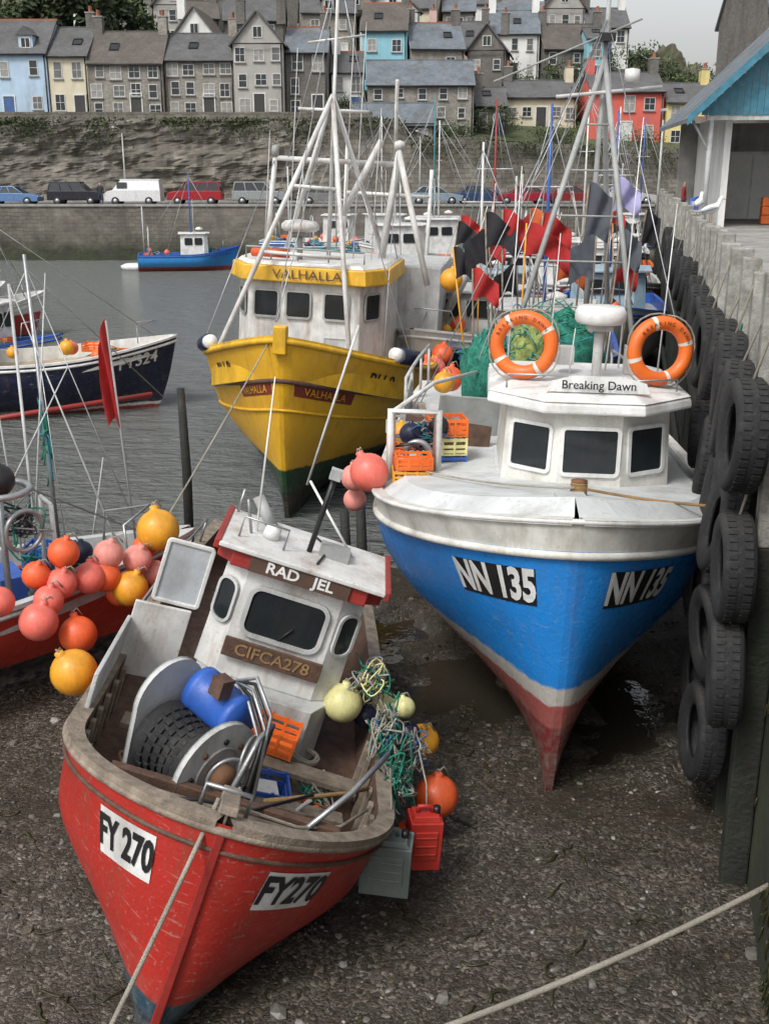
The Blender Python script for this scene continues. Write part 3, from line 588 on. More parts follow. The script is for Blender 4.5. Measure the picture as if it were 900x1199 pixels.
# cars
def car(x,y,col,kind='car',rz=0,nm='parked_car'):
    e=empty(nm,(x,y,3.905),(0,0,rz)); pm=mat('car_paint_%g_%g_%g'%col,col,.25,.2,var=.05,da=.15,bump=0)
    if kind=='van': low=[(-2.2,.3),(2.2,.3),(2.22,.85),(1.9,1.05),(1.35,1.15),(-2.2,1.15)]; g0=(-2.18,1.5); g1=(-2.1,.85); zt=1.95; zb=1.14
    elif kind=='suv': low=[(-2.1,.4),(2.1,.4),(2.12,.85),(1.9,1.0),(1.1,1.08),(-2.1,1.08)]; g0=(-2.05,1.15); g1=(-1.9,.45); zt=1.75; zb=1.07
    else: low=[(-2.1,.3),(2.1,.3),(2.14,.62),(1.95,.76),(1.0,.9),(-1.6,.94),(-2.08,.86)]; g0=(-1.7,1.05); g1=(-1.05,.3); zt=1.42; zb=.9
    b=MB(); n=len(low); w_=.86
    b.add([(a,-w_,z) for a,z in low]+[(a,w_,z) for a,z in low],[tuple(range(n)),tuple(range(2*n-1,n-1,-1))]+[(i,n+i,n+(i+1)%n,(i+1)%n) for i in range(n)],pm)
    gm=pm if kind=='van' else GLASS
    v_=[(g0[0],-.8,zb),(g0[1],-.8,zb),(g1[1],-.66,zt-.06),(g1[0],-.66,zt-.06)]; v_+=[(a,-b_,c) for a,b_,c in v_]
    b.add(v_,[(0,1,2,3),(7,6,5,4),(1,5,6,2),(0,3,7,4)],gm); b.box(((g1[0]+g1[1])/2,0,zt-.03),(g1[1]-g1[0]+.1,1.38,.07),pm)
    if kind=='van':
        for sd in (-1,1): b.pane((.75,sd*.775,1.5),(-sd,0,0),(0,-sd*.2,1),-.38,.38,-.22,.2,.02,.03,GLASS,BLK,.02)
        b.add([(1.45,-.7,1.2),(1.45,.7,1.2),(.93,.6,1.8),(.93,-.6,1.8)],[(0,1,2,3)],GLASS)
    else:
        for f in (0.02,.33,.62,.98):
            xa=g0[0]+(g0[1]-g0[0])*f; xb=g1[0]+(g1[1]-g1[0])*f
            for sd in (-1,1): b.tube([(xa,sd*.81,zb),(xb,sd*.67,zt-.05)],.045,pm,5)
    b.build('body',e,.04); b=MB()
    for wx in (-1.3,1.3):
        for sd in (-1,1):
            M=Matrix.Translation((wx,sd*.8,.32))@Matrix.Rotation(R(90),4,'X'); b.lathe([(.001,-.09),(.2,-.09),(.3,-.09),(.32,-.05),(.32,.05),(.3,.09),(.2,.09),(.001,.09)],BLACK,M,18); b.lathe([(.001,-.1),(.19,-.095),(.19,.095),(.001,.1)],STEEL,M,12)
    b.build('wheels',e); b=MB()
    for sd in (-.6,.6): b.box((2.1,sd,.66),(.1,.3,.14),LGREY); b.box((-2.1,sd,.72),(.08,.25,.16),RED)
    b.build('lights',e)
car(-29,89,(.12,.22,.42)); car(-24.2,89.5,(.02,.02,.03),'suv'); car(-19.6,89.2,(.72,.72,.72),'van',180,'parked_van'); car(-14.8,89.4,(.35,.02,.03),'suv',180); car(-9.8,89.6,(.3,.32,.32),'suv',0)
car(4.0,90,(.25,.32,.38)); car(7.6,90.5,(.03,.06,.15)); car(10.9,90.2,(.35,.02,.04),'car',180); car(14.9,90.6,(.25,.03,.03)); car(-4.6,90,(.2,.2,.2)); car(19.3,90.2,(.5,.5,.5)); car(-36,89.4,(.4,.4,.42))
def person(loc,top,rz=0,name='pedestrian'):
    J=[(0,0,.95),(0,0,1.15),(0,0,1.38),(0,.0,1.5),(0,-.02,1.6),(0,-.02,1.7),(.18,0,1.4),(.23,.02,1.13),(.22,-.1,.9),(-.18,0,1.4),(-.23,.02,1.13),(-.2,-.06,.88),(.1,0,.9),(.11,-.08,.5),(.11,.03,.09),(.11,-.12,.04),(-.1,0,.9),(-.11,.05,.5),(-.11,.18,.1),(-.11,.06,.04)]
    E=[(0,1),(1,2),(2,3),(3,4),(4,5),(2,6),(6,7),(7,8),(2,9),(9,10),(10,11),(0,12),(12,13),(13,14),(14,15),(0,16),(16,17),(17,18),(18,19)]
    rd=[.15,.14,.16,.06,.1,.08,.075,.055,.04,.075,.055,.04,.09,.065,.045,.04,.09,.065,.045,.04]
    me=bpy.data.meshes.new(name); me.from_pydata(J,E,[]); o=bpy.data.objects.new(name,me); scene.collection.objects.link(o)
    md=o.modifiers.new('s','SKIN'); 
    for i,r_ in enumerate(rd): me.skin_vertices[0].data[i].radius=(r_,r_*.8)
    me.skin_vertices[0].data[0].use_root=True; s=o.modifiers.new('d','SUBSURF'); s.levels=1; s.render_levels=2
    m,N,L,b=base_mat('clothing_'+name); tc=_n(N,'ShaderNodeTexCoord').outputs['Object']; sp=_n(N,'ShaderNodeSeparateXYZ'); L.new(tc,sp.inputs[0]); cr=_n(N,'ShaderNodeValToRGB'); e=cr.color_ramp; e.interpolation='CONSTANT'
    e.elements[0].color=(.02,.02,.02,1); e.elements[1].position=.05; e.elements[1].color=(.04,.05,.09,1)
    for p,c in ((.5,top),(.79,(.5,.3,.22)),(.9,(.06,.04,.03))): q=e.elements.new(p); q.color=c4(c)
    L.new(mul(N,L,sp.outputs['Z'],.53),cr.inputs[0]); L.new(cr.outputs[0],b.inputs['Base Color']); b.inputs['Roughness'].default_value=.9; me.materials.append(m)
    o.location=loc; o.rotation_euler=(0,0,R(rz))
person((-22.0,88.3,3.905),(.03,.03,.04)); person((8.7,88.6,3.905),(.2,.2,.25),40); person((13.0,49.5,4.35),(.3,.03,.03),70)
GW=mat('gull_white_feather',(.75,.75,.73),.8,da=0); GG=mat('gull_grey_feather',(.35,.37,.4),.8,da=0)
for y,rz in ((24.3,60),(20.3,20)):
    c=V((qx(y),y,5.6))+nv*.13; e=empty('seagull',c,(0,0,rz)); b=MB()
    b.tube([(-.2,0,.2),(-.1,0,.22),(.02,0,.24),(.12,0,.28),(.17,0,.34),(.19,0,.4),(.22,0,.43),(.26,0,.42)],[.02,.065,.085,.07,.04,.036,.042,.015],GW,10); b.build('body',e); b=MB()
    for sd in (-1,1): b.tube([(.1,sd*.07,.27),(-.05,sd*.085,.25),(-.2,sd*.05,.21),(-.32,sd*.015,.19)],[.02,.055,.04,.008],GG,8,flat=.5); b.tube([(.02,sd*.03,.18),(.02,sd*.03,0),(.07,sd*.03,0)],.008,AMBER,5)
    b.tube([(.255,0,.42),(.31,0,.405),(.325,0,.39)],[.014,.01,.004],AMBER,6); b.build('wings_beak_legs',e)
    MB().box((c.x,c.y,4.97),(.24,.24,1.26),LTWOOD,(0,0,-12)).build('quay_post')
# ================================================================ BOATS
HY=(.76,.42,.02)
def crate(mb,c,d,mt,rot=(0,0,0)):
    M=Matrix.Translation(V(c))@Euler([R(a) for a in rot]).to_matrix().to_4x4(); x,y,z=d; t=.02
    mb.box((0,0,t/2),(x,y,t),mt,M=M)
    for s in (-1,1):
        for zz in (.22,.5,.86): mb.box((0,s*(y/2-t/2),z*zz),(x,t,z*.17),mt,M=M); mb.box((s*(x/2-t/2),0,z*zz),(t*.9,y-2.2*t,z*.17),mt,M=M)
        for xx in (-.47,-.16,.16,.47): mb.box((x*xx,s*(y/2-t*.4),z/2),(.03,t*1.3,z*.98),mt,M=M)
def jerrycan(loc,w_,d,h,mt,rz=0,lab=None):
    b=MB(); b.box((0,0,h*.42),(w_,d,h*.84),mt); b.box((0,0,h*.88),(w_*.9,d*.8,h*.08),mt,taper=.85)
    b.box((0,-d/2-.002,h*.45),(w_*.72,.02,h*.5),mt)
    for k in range(3): b.box((0,-d/2-.014,h*(.3+.15*k)),(w_*.66,.012,.02),mt)
    o=b.build('jerry_can',None,.03,3); b2=MB(); b2.tube([(-w_*.25,0,h*.9),(-w_*.25,0,h*1.02),(w_*.18,0,h*1.02),(w_*.18,0,h*.9)],.022,mt,8); b2.cyl((w_*.33,0,h*.9),(w_*.33,0,h*1.01),.035,BLK); b2.tube([(0,0,h*1.02),(0,.1,h*1.3),(-.05,.35,h*1.65)],.01,ROPE,5); p=b2.build('handle_and_cap',o)
    o.location=loc; o.rotation_euler=(R(3),R(4),R(rz)); return o
# ---- red boat, bow to camera, heeled
E=empty('red_fishing_boat',(-1.9,6.8,-.15),(0,19,0))
H=Hull(7.8,1.43,2.36,1.76,1.7,rake=.08,tf=.2,e=.56,fl=.62,fore=.12,tm=.34,bil=.5,ts=.75,fz=.05)
HM=hull_mat('red_hull_paint',[(0,(.02,.035,.05)),(.45,(.02,.06,.09)),(.62,(.42,.026,.018))],.0,.42,da=.45)
hull_build(H,E,HM,WOOD,DWOOD,DWOOD,.13,.55,None,[(.975,.035,WOOD),(.9,.02,DWOOD)])
b=MB()
H.plate(b,-1,.74,.5,.66,.42,WHITE); H.text(b,'FY 270',.38,-1,.74,.5,BLK,bold=.014,sx=.62)
H.plate(b,1,.78,.5,.7,.38,WHITE); H.text(b,'FY270',.38,1,.78,.5,BLK,bold=.014,sx=.74); b.build('registration_boards',E)
b=MB(); b.box((0,-.03,1.35),(.07,.08,1.95),DRED,(2,0,0)); b.box((0,.2,2.38),(.14,.5,.07),WOOD,(-16,0,0)); b.build('stem_post',E,.01)
b=MB()
for i in range(9):
    y=.5+i*.3; hw=H.Bt(y/7.8)-.16
    for sd in (-1,1): b.box((sd*hw,y,H.G(y/7.8)-.29),(.05,.07,.5),WOOD)
tt_=[i/150 for i in range(0,15)]
fd=[H.inner(-1,t,.14,-.1) for t in tt_]; fe=[H.inner(1,t,.14,-.1) for t in tt_]; n_=len(fd)
b.add(fd+fe,[(i,i+1,n_+i+1,n_+i) for i in range(n_-1)],WOOD)
b.box((0,.84,1.9),(1.9,.08,.2),DWOOD); b.box((.06,2.35,1.5),(2.3,.22,.06),WOOD); b.box((.5,1.75,1.45),(1.2,.16,.1),WOOD,(0,0,6))
for k in range(6): b.box((-.75+k*.3,1.95,1.27),(.27,1.3,.03),WOOD if k%3 else DWOOD)
b.build('foredeck_and_thwarts',E,.008)
b=MB(); wx=.74; y0=3.15; z0,z1=1.85,3.12; DP=1.05; ox=.08
fp=[(-wx,y0+.12),(-wx*.68,y0-.04),(wx*.68,y0-.04),(wx,y0+.12),(wx,y0+DP),(-wx,y0+DP)]; fp=[(x+ox,y) for x,y in fp]
b.prism(fp,z0,z1,WHITE2,.95,(ox,y0+.5)); b.build('wheelhouse_walls',E,.015)
b=MB(); b.prism([(-.72+ox,y0+.02),(-.5+ox,y0-.3),(.55+ox,y0-.3),(.72+ox,y0+.02),(.72+ox,y0+1.5),(-.72+ox,y0+1.5)],1.0,z0,LGREY,.97,(ox,y0+.7)); b.box((-.2,y0-.34,1.45),(.03,.02,.75),GREYP); b.box((.2,y0-.34,1.45),(.03,.02,.75),GREYP); b.build('cabin_casing',E,.015)
b=MB(); up=V((0,.025,1)); fo=V((ox,y0-.035,2.58))
b.pane(fo,(1,0,0),up,-.37,.37,-.2,.26,.045,.09,GLASS,LGREY,.03)
for sd in (-1,1): b.pane((ox+sd*.615,y0+.045,2.58),(.24,.16*sd,0),up,-.095,.095,-.18,.24,.03,.08,GLASS,LGREY,.03)
b.tube([(ox-.02,y0-.06,2.36),(ox+.1,y0-.065,2.55)],.008,BLK,5); b.build('windows',E)
b=MB(); b.box((ox,y0-.075,3.12),(1.36,.1,.19),DRED,(-3,0,0)); b.box((ox,y0+.35,3.22),(1.66,1.05,.05),WHITE2); b.box((ox-.7,y0+.02,3.12),(.24,.12,.19),DRED,(0,0,-32)); b.box((ox+.7,y0+.02,3.12),(.24,.12,.19),DRED,(0,0,32)); b.box((ox+.85,y0+.37,3.21),(.06,1.07,.1),DRED); b.box((ox-.85,y0+.37,3.21),(.06,1.07,.1),DRED)
b.box((ox,y0-.105,2.2),(1.0,.03,.21),DWOOD,(-1,0,0)); b.build('roof_and_trim',E,.012)
BRN=mat('sign_brown',(.09,.05,.035),.5)
b=MB(); b.box((ox,y0-.14,3.12),(1.0,.025,.17),BRN,(-3,0,0)); b.text('RAD   JEL',.15,(ox,y0-.158,3.12),(1,0,0),(0,.05,1),.003,WHITE,.004,1.1)
b.text('CIFCA278',.17,(ox,y0-.127,2.2),(1,0,0),(0,.02,1),.003,OROPE,.003,1.05); b.build('name_boards',E)
b=MB(); b.pane((-1.0,y0+.1,2.4),(1,.15,0),(0,0,1),-.2,.2,0,.6,.04,.01,mat('perspex',(.5,.53,.55),.15,da=.2),WHITE,.03); b.box((-1.08,y0-.05,1.98),(.55,.04,.8),WHITE2,(0,0,12)); b.box((-1.36,y0-.75,2.0),(.04,1.3,.4),LGREY)
b.build('shelter_panels',E,.008)
b=MB()
for a,c,r_ in (((-.5,y0+.3,3.25),(-.62,y0+.2,3.6),.015),((.1,y0+.3,3.25),(.1,y0+.2,4.1),.028),((-.7,y0+.8,3.2),(-.7,y0+.8,3.5),.015)): b.cyl(a,c,r_,STEEL if r_<.02 else BLK,8)
b.cyl((-.45,y0+.4,3.22),(-.75,y0+.6,4.75),.014,WHITE,8,.006); b.cyl((.6,y0+.5,3.2),(-.1,y0+.8,3.8),.014,WHITE,8)
b.tube([(-.6,y0+.1,3.25),(-.6,y0+.1,3.46),(-.15,y0+.1,3.46),(-.15,y0+.1,3.25)],.012,STEEL,6); b.box((.1,y0+.18,4.12),(.11,.11,.1),LGREY); b.lathe([(.001,0),(.09,0),(.08,.1),(.001,.14)],WHITE,Matrix.Translation((-.3,y0+.35,3.25)),14)
b.box((.35,y0+.4,3.29),(.3,.25,.09),GREYP); b.cyl((-.3,y0+.6,3.25),(-.55,y0+.7,3.5),.06,GREYP,12); b.tube([(.2,y0,3.26),(.3,y0+.5,3.27),(.1,y0+.8,3.26)],.012,BLK,5); b.build('aerials_and_mast',E)
b=MB()
for i in range(7):
    y=2.2+i*.75; b.cyl((-H.Bt(y/7.8)+.05,y,H.G(y/7.8)),(-H.Bt(y/7.8)+.05,y,H.G(y/7.8)+.35),.015,STEEL,6)
b.tube([(-H.Bt(y/7.8)+.05,y,H.G(y/7.8)+.35) for y in (2.2,3.7,5.2,6.7)],.015,STEEL,6); b.build('side_rail',E)
e=empty('net_hauler',(-.42,1.35,1.76),(0,0,-40),E); e.scale=(1.12,1.12,1.2)
ax=Matrix.Rotation(R(90),4,'Y')
b=MB()
def plate(x,tall,rr_,w0,back=0):
    pts=[(-w0,-.4),(w0,-.4)]+[(back+rr_*math.cos(R(a)),tall+rr_*math.sin(R(a))) for a in range(-25,206,11)]
    n=len(pts); v_=[(x-.025,p,q_) for p,q_ in pts]+[(x+.025,p,q_) for p,q_ in pts]
    b.add(v_,[tuple(range(n)),tuple(range(2*n-1,n-1,-1))]+[(i,(i+1)%n,n+(i+1)%n,n+i) for i in range(n)],LGREY)
plate(-.36,.42,.3,.18,.02); plate(.3,.2,.37,.2)
b.box((0,0,-.38),(.85,.6,.06),GREYP); b.box((0,.25,-.15),(.55,.06,.45),GREYP); b.box((-.42,.0,.1),(.06,.12,1.0),LGREY)
b.build('side_plates',e,.012)
b=MB(); pr=[(.05,-.27),(.27,-.27),(.29,-.23),(.25,-.1),(.24,0),(.25,.1),(.28,.2),(.27,.24),(.05,.24)]
b.lathe(pr,BLACK,Matrix.Translation((-.02,-.02,.16))@ax,40)
for i in range(22):
    for k in range(6):
        a=2*math.pi*(i+.5*(k%2))/22; x=-.19+k*.075; rr_=.25+abs(x)*.12; b.box((x,-.02+rr_*math.cos(a),.16+rr_*math.sin(a)),(.05,.045,.014),BLACK,(math.degrees(a)-90,0,0))
b.build('rubber_drum',e)
b=MB(); b.lathe([(.001,-.24),(.18,-.24),(.18,-.17),(.17,-.16),(.17,.16),(.18,.17),(.18,.24),(.001,.24)],BLUEP,Matrix.Translation((0,.2,.52))@ax,28)
b.lathe([(.001,-.08),(.1,-.08),(.1,.06),(.06,.1),(.001,.1)],RUST,Matrix.Translation((.38,0,.2))@ax,20); b.torus((.335,0,.2),(1,0,0),.2,.012,GREYP)
for i in range(8): a=i*math.pi/4; b.cyl((.31,.25*math.cos(a),.2+.25*math.sin(a)),(.34,.25*math.cos(a),.2+.25*math.sin(a)),.022,RUST if i%2 else BLK,8)
b.box((.08,.05,.74),(.12,.12,.14),DWOOD); b.cyl((-.4,.05,.42),(-.36,.05,.42),.1,GREYP,16); b.build('blue_drum_and_motor',e)
b=MB()
for k in range(5): b.tube([(.36,.1+k*.04,-.2),(.5+k*.04,.1,.1),(.52,.15,.5+k*.06),(.25,.2,.68+k*.05),(.0,.3,.7),(-.3,.35,.4)],.014,BLK if k%2 else STEEL,8)
b.tube([(.56,-.1,-.3),(.6,-.1,.3),(.56,.05,.6),(.45,.3,.6),(.42,.35,-.2)],.022,STEEL,8); b.torus((.52,-.1,.3),(1,-.4,0),.15,.016,STEEL); b.torus((.5,.1,.38),(1,.4,0.2),.17,.014,STEEL); b.build('hoses_and_guard',e)
b=MB(); crate(b,(.3,1.95,1.3),(.55,.4,.26),BLUEP,(0,0,10)); crate(b,(.3,2.6,1.55),(.5,.38,.24),ORANGE,(0,0,-6)); b.box((.28,1.95,1.42),(.4,.28,.1),WHITE,(0,0,12)); crate(b,(.35,1.35,1.28),(.4,.3,.24),BLUEP,(0,0,-14)); b.ball((.75,2.0,1.45),.04,RED,neck=False); b.ball((.85,1.9,1.45),.04,REDO,neck=False); b.cyl((.6,1.75,1.35),(.75,1.7,1.65),.02,WHITE,8)
coil(b,(.85,1.6,1.32),.13,6,OROPE); coil(b,(-.8,2.3,1.3),.15,6,BROPE); coil(b,(.7,2.9,1.35),.13,5,ROPE); tangle(b,(.85,2.3,1.4),(.2,.3,.12),[ROPE,GROPE,OROPE],7,.01,10,41); tangle(b,(-.85,1.9,1.35),(.15,.4,.1),[BLK,OROPE],5,.012,10,42)
b.build('fish_boxes',E,.006)
b=MB(); b.tube([(.55,.65,1.85),(.95,1.0,2.25),(1.25,1.7,2.3)],.025,STEEL); b.tube([(-.2,.3,2.2),(-.2,.3,2.4),(.15,.3,2.4),(.15,.3,2.2)],.02,STEEL)
b.tube([(-.6,.45,2.05),(-.2,.5,2.12),(.2,.7,2.02),(.7,1.3,1.95)],.015,BLK); b.tube([(1.25,2.0,1.75),(1.0,1.6,1.87),(.3,1.0,1.95)],.02,OROPE)
b.tube([(.1,.5,2.15),(.6,.7,2.0),(.95,.95,1.95),(1.2,1.4,1.9)],.014,ROPE); b.build('davit_and_cleats',E)
b=MB(); tangle(b,(.02,9.4,1.35),(.2,.35,.3),[GROPE,ROPE,ROPE,GNET,BROPE],24,.009,12,3); tangle(b,(.1,9.0,1.05),(.2,.2,.35),[GNET,GROPE,ROPE,GREYP],18,.009,12,5); tangle(b,(-.12,10.0,1.6),(.22,.3,.22),[ROPE,GNET,PALEY,GREYP],14,.009,12,9); tangle(b,(.3,9.5,1.1),(.15,.25,.25),[ROPE,BROPE,GREYP],10,.009,12,10)
b.build('rope_tangle')
jerrycan((0.0,8.3,.42),.44,.28,.6,GCAN,-6); jerrycan((.34,8.8,.32),.3,.26,.6,RED,8)
for x,y,z,r_,m_ in ((-.42,10,1.35,.2,PALEY),(.03,10.3,1.15,.15,PALEY),(.4,10.3,.75,.18,AMBER),(.52,9.6,.52,.22,REDO),(.24,9.2,.32,.16,REDO),(-.2,10.2,1.1,.13,NAVY),(.25,10.1,.95,.12,NAVY),(.2,9.9,1.35,.11,PALEY),(-3.3,10.6,1.4,.25,AMBER),(-.19,13,2.95,.24,PINK),(-.38,13.3,2.8,.17,PINK2),(-.38,13.5,2.45,.15,PINK2)):
    buoy((x,y,z),r_,m_,(rnd.uniform(-.6,.6),rnd.uniform(-.3,.3),1))
for x,y,z,r_,m_ in ((-4.0,12.8,1.97,.19,REDO),(-3.77,13,1.56,.2,PINK),(-4.02,12.65,1.62,.19,PINK),(-3.58,13.3,1.77,.19,PINK2),(-3.28,13.6,1.6,.19,PINK2),(-3.05,13.9,1.9,.28,AMBER),(-3.33,13.3,1.3,.23,AMBER),(-3.61,13.2,1.5,.19,REDO),(-4.11,12.4,1.5,.18,PINK),(-4.19,12.2,1.3,.23,PINK),(-3.82,12.5,1.0,.23,REDO),(-3.25,13.9,1.66,.16,REDO),(-3.1,13.8,1.33,.17,PINK2),(-3.5,13.4,1.2,.17,REDO),(-4.3,12.6,1.75,.17,REDO),(-4.6,12.1,1.6,.18,PINK)):
    buoy((x*.95+.02,y*.95,6.5-(6.5-z)*.95),r_*.97,m_,(rnd.uniform(-.6,.6),rnd.uniform(-.3,.3),1))
# ---- blue boat
E=empty('blue_fishing_boat',(1.78,10.25,-.08),(0,1.2,-4))
H=Hull(10.8,2.16,3.42,2.72,2.6,rake=.45,tf=.27,e=.6,fl=1.1,fore=.35,tm=.36,bil=.7,ts=.85,fz=.0)
HM=hull_mat('blue_hull_paint',[(0,(.2,.03,.03)),(1.0,(.36,.09,.08)),(1.3,(.52,.5,.46)),(1.52,(.02,.24,.7))],.0,.28,wob=.07,da=.35)
hull_build(H,E,HM,CREAM,CREAM,DECKW,.1,.02,(.9,CREAM),[(.895,.045,CREAM),(1.,.03,WHITE)])
b=MB(); R1=[i/60 for i in range(0,45)]
for side in (-1,1):
    a=[H.inner(side,t,.1,.0) for t in R1]; c=[H.inner(side,t,.38,.17) for t in R1]; n_=len(a); b.add(a+c,[(i,i+1,n_+i+1,n_+i) for i in range(n_-1)],DECKW,False)
l=[H.inner(-1,t,.38,.17) for t in R1]; r_=[H.inner(1,t,.38,.17) for t in R1]; mid=[(p+q_)/2+V((0,0,.05*min(1,(q_.x-p.x)/2.5))) for p,q_ in zip(l,r_)]; n_=len(l)
b.add(l+mid+r_,[(i,i+1,n_+i+1,n_+i) for i in range(n_-1)]+[(n_+i,n_+i+1,2*n_+i+1,2*n_+i) for i in range(n_-1)],DECKW,False)
b.box((.0,.28,3.44),(.3,.5,.06),DECKW,(-8,0,0)); b.build('foredeck',E)
b=MB(); H.plate(b,-1,.98,.74,1.25,.42,BLK); H.text(b,'NN 135',.5,-1,.98,.74,WHITE,bold=.02,sx=.76); H.plate(b,1,1.0,.74,1.2,.42,BLK); H.text(b,'NN 135',.5,1,1.0,.74,WHITE,bold=.02,sx=.74); b.build('registration_letters',E)
cx=.4; y0=2.2; zb,zt=2.75,3.92
F=[(-1.02,y0+.45),(-.38,y0),(.38,y0),(1.02,y0+.45),(1.02,y0+2.3),(-1.02,y0+2.3)]; F=[(x+cx,y) for x,y in F]
b=MB(); b.prism(F,zb,zt,CREAM,.94,(cx,y0+1.2)); b.prism([(cx+(x-cx)*1.06,y0+(y-y0)-.04) for x,y in F],zb,zb+.2,DECKW,.98,(cx,y0+1.2)); b.build('wheelhouse_walls',E,.03)
b=MB(); ctr=(cx,y0+1.2)
for i,hw in ((0,.25),(1,.31),(2,.25)):
    a=V((*F[i],zb));c=V((*F[i+1],zb)); K=lambda p:V((ctr[0]+(p.x-ctr[0])*.94,ctr[1]+(p.y-ctr[1])*.94,zt)); at,ct=K(a),K(c); m0=(a+c)/2; m1=(at+ct)/2
    b.pane(m0.lerp(m1,.6),(c-a),(m1-m0),-hw,hw,-.27,.24,.045,.03,GLASS,WHITE,.03)
b.build('windows',E)
b=MB(); Rf=[(-1.22,y0+.5),(-.58,y0-.12),(.58,y0-.12),(1.22,y0+.5),(1.18,y0+2.4),(-1.18,y0+2.4)]; Rf=[(x+cx,y) for x,y in Rf]
b.prism(Rf,zt-.02,zt+.12,WHITE,.98,(cx,y0+1.2)); b.prism(Rf,zt+.12,zt+.22,WHITE,.75,(cx,y0+1.3)); b.build('wheelhouse_roof',E,.04,3)
b=MB(); b.prism([(-.6,0),(.6,0),(.55,.12),(.3,.19),(-.3,.19),(-.55,.12)],0,.04,WHITE,M=Matrix.Translation((cx+.05,y0+.15,zt+.2))@Matrix.Rotation(R(80),4,'X')); b.text('Breaking Dawn',.14,(cx+.05,y0+.105,zt+.29),(1,.0,0),(0,.17,1),.03,BLK,.002,1.); b.build('name_board',E)
WB=mat('reflective_white_band',(.7,.68,.6),.4)
for x,y,tl in ((cx-.8,y0+.75,-8),(cx+.8,y0+.6,10)):
    b=MB(); b.torus((0,0,0),(0,1,0),.33,.085,ORANGE,48,14,lambda f:WB if (f*4+.35)%1<.08 else ORANGE)
    for k in range(4): a=[R(90*k+90*u/6) for u in range(7)]; b.tube([(math.cos(q_)*(.425+.035*math.sin(math.pi*i/6)),0,math.sin(q_)*(.425+.035*math.sin(math.pi*i/6))) for i,q_ in enumerate(a)],.01,ROPE,6)
    st='BREAKING DAWN'
    for i,ch in enumerate(st):
        if ch==' ': continue
        a=R(150-120*i/(len(st)-1)); d=V((math.cos(a),0,math.sin(a))); b.text(ch,.062,d*.33+V((0,-.088,0)),(d.z,0,-d.x),d,.003,BLK,0,1.)
    b.cyl((0,.06,-.42),(0,.06,-.72),.02,STEEL); o=b.build('life_ring',E); o.location=(x,y,zt+.64); o.rotation_euler=(R(-5),R(tl),R(tl*1.5))
b=MB(); b.cyl((cx+.12,y0+1,zt+.1),(cx+.12,y0+1,zt+.9),.06,LGREY); b.lathe([(.001,0),(.28,0),(.31,.04),(.31,.14),(.27,.2),(.001,.22)],WHITE,Matrix.Translation((cx+.12,y0+1,zt+.9)),28); b.box((cx+.12,y0+1,zt+.86),(.3,.25,.1),LGREY)
b.tube([(cx-1,y0+.3,zt+.2),(cx-1,y0+.3,zt+.36),(cx-.3,y0+.2,zt+.38),(cx-.25,y0+.2,zt+.2)],.013,STEEL); b.tube([(cx+.5,y0+.2,zt+.2),(cx+.5,y0+.2,zt+.34),(cx+1.0,y0+.4,zt+.34),(cx+1.0,y0+.4,zt+.2)],.013,STEEL)
for x,y,z,h in ((-.95,1.6,zt+.1,2.6),(.95,1.5,zt+.1,2.2),(.5,1.8,zt+.1,3.2),(-.4,1.9,zt+.1,1.8),(.3,1.6,zt+.1,.9),(-.2,1.2,zt+.1,.7)): b.cyl((cx+x,y0+y,z),(cx+x+.05,y0+y,z+h),.012,WHITE,6,.005)
b.box((cx-.25,y0+1.3,zt+.45),(.22,.2,.22),LGREY); b.box((cx+.6,y0+1.4,zt+.4),(.18,.18,.35),WHITE2); b.build('radar_and_aerials',E)
b=MB(); b.lathe([(.001,0),(.08,0),(.06,.05),(.06,.13),(.09,.17),(.001,.18)],RUST,Matrix.Translation((.15,.95,3.27)),14)
for k in range(6): b.torus((.15,.95,3.3+k*.022),(0,0.05*(k%2),1),.08,.013,OROPE,18,6)
b.build('mooring_bitt',E)
b=MB(); b.tube([(-1.98,3.0,2.7),(-1.98,3.0,3.68),(-1.4,3.0,3.68),(-1.4,3.0,2.7)],.06,WHITE2,4); b.tube([(-1.98,3.0,3.66),(-1.5,4.6,3.75),(-.8,6,3.7)],.03,WHITE2); b.torus((-1.65,3.2,3.1),(0,1,0),.15,.04,STEEL); b.tube([(-1.95,3.1,3.2),(-1.7,3.1,3.25),(-1.5,3.1,3.05)],.02,BLK); b.build('hauling_gantry',E)
b=MB()
for k in range(4): crate(b,(-1.72+.03*(k%2),2.8+.02*k,2.5+k*.17),(.46,.38,.16),ORANGE if k!=2 else AMBER,(0,0,3*k))
for k in range(3): crate(b,(-1.3,3.7,2.75+k*.25),(.5,.4,.24),[BLUEP,PALEY,ORANGE][k],(0,0,12))
for k in range(3): crate(b,(-1.85,4.4,2.7+k*.2),(.5,.4,.19),[ORANGE,ORANGE,GREYP][k],(0,0,-5*k))
b.ball((-1.75,3.4,3.3),.15,NAVY); b.ball((-1.4,3.5,3.4),.13,BLK); b.ball((-1.9,3.9,3.2),.14,AMBER); tangle(b,(-1.55,3.6,3.25),(.35,.4,.2),[GROPE,ROPE,BROPE,NAVY,BLK],20,.011,10,21); b.box((-1.0,5.0,3.15),(.9,.05,.7),GREYP,(8,4,10)); b.box((-1.6,5.2,3.05),(.1,1.8,.12),WOOD,(4,0,8)); b.box((-1.3,4.5,2.95),(1.2,.06,.6),DWOOD,(0,5,-8)); b.build('fish_boxes_and_gear',E)
b=MB()
for sd in (-1,1): b.tube([(sd*(H.Bt(t)-.12),10.8*t,H.G(t)+.75) for t in (.6,.7,.8,.98)],.03,LGREY)
for t in (.6,.7,.85,.98):
    for sd in (-1,1): b.cyl((sd*(H.Bt(t)-.12),10.8*t,H.G(t)),(sd*(H.Bt(t)-.12),10.8*t,H.G(t)+.75),.025,LGREY)
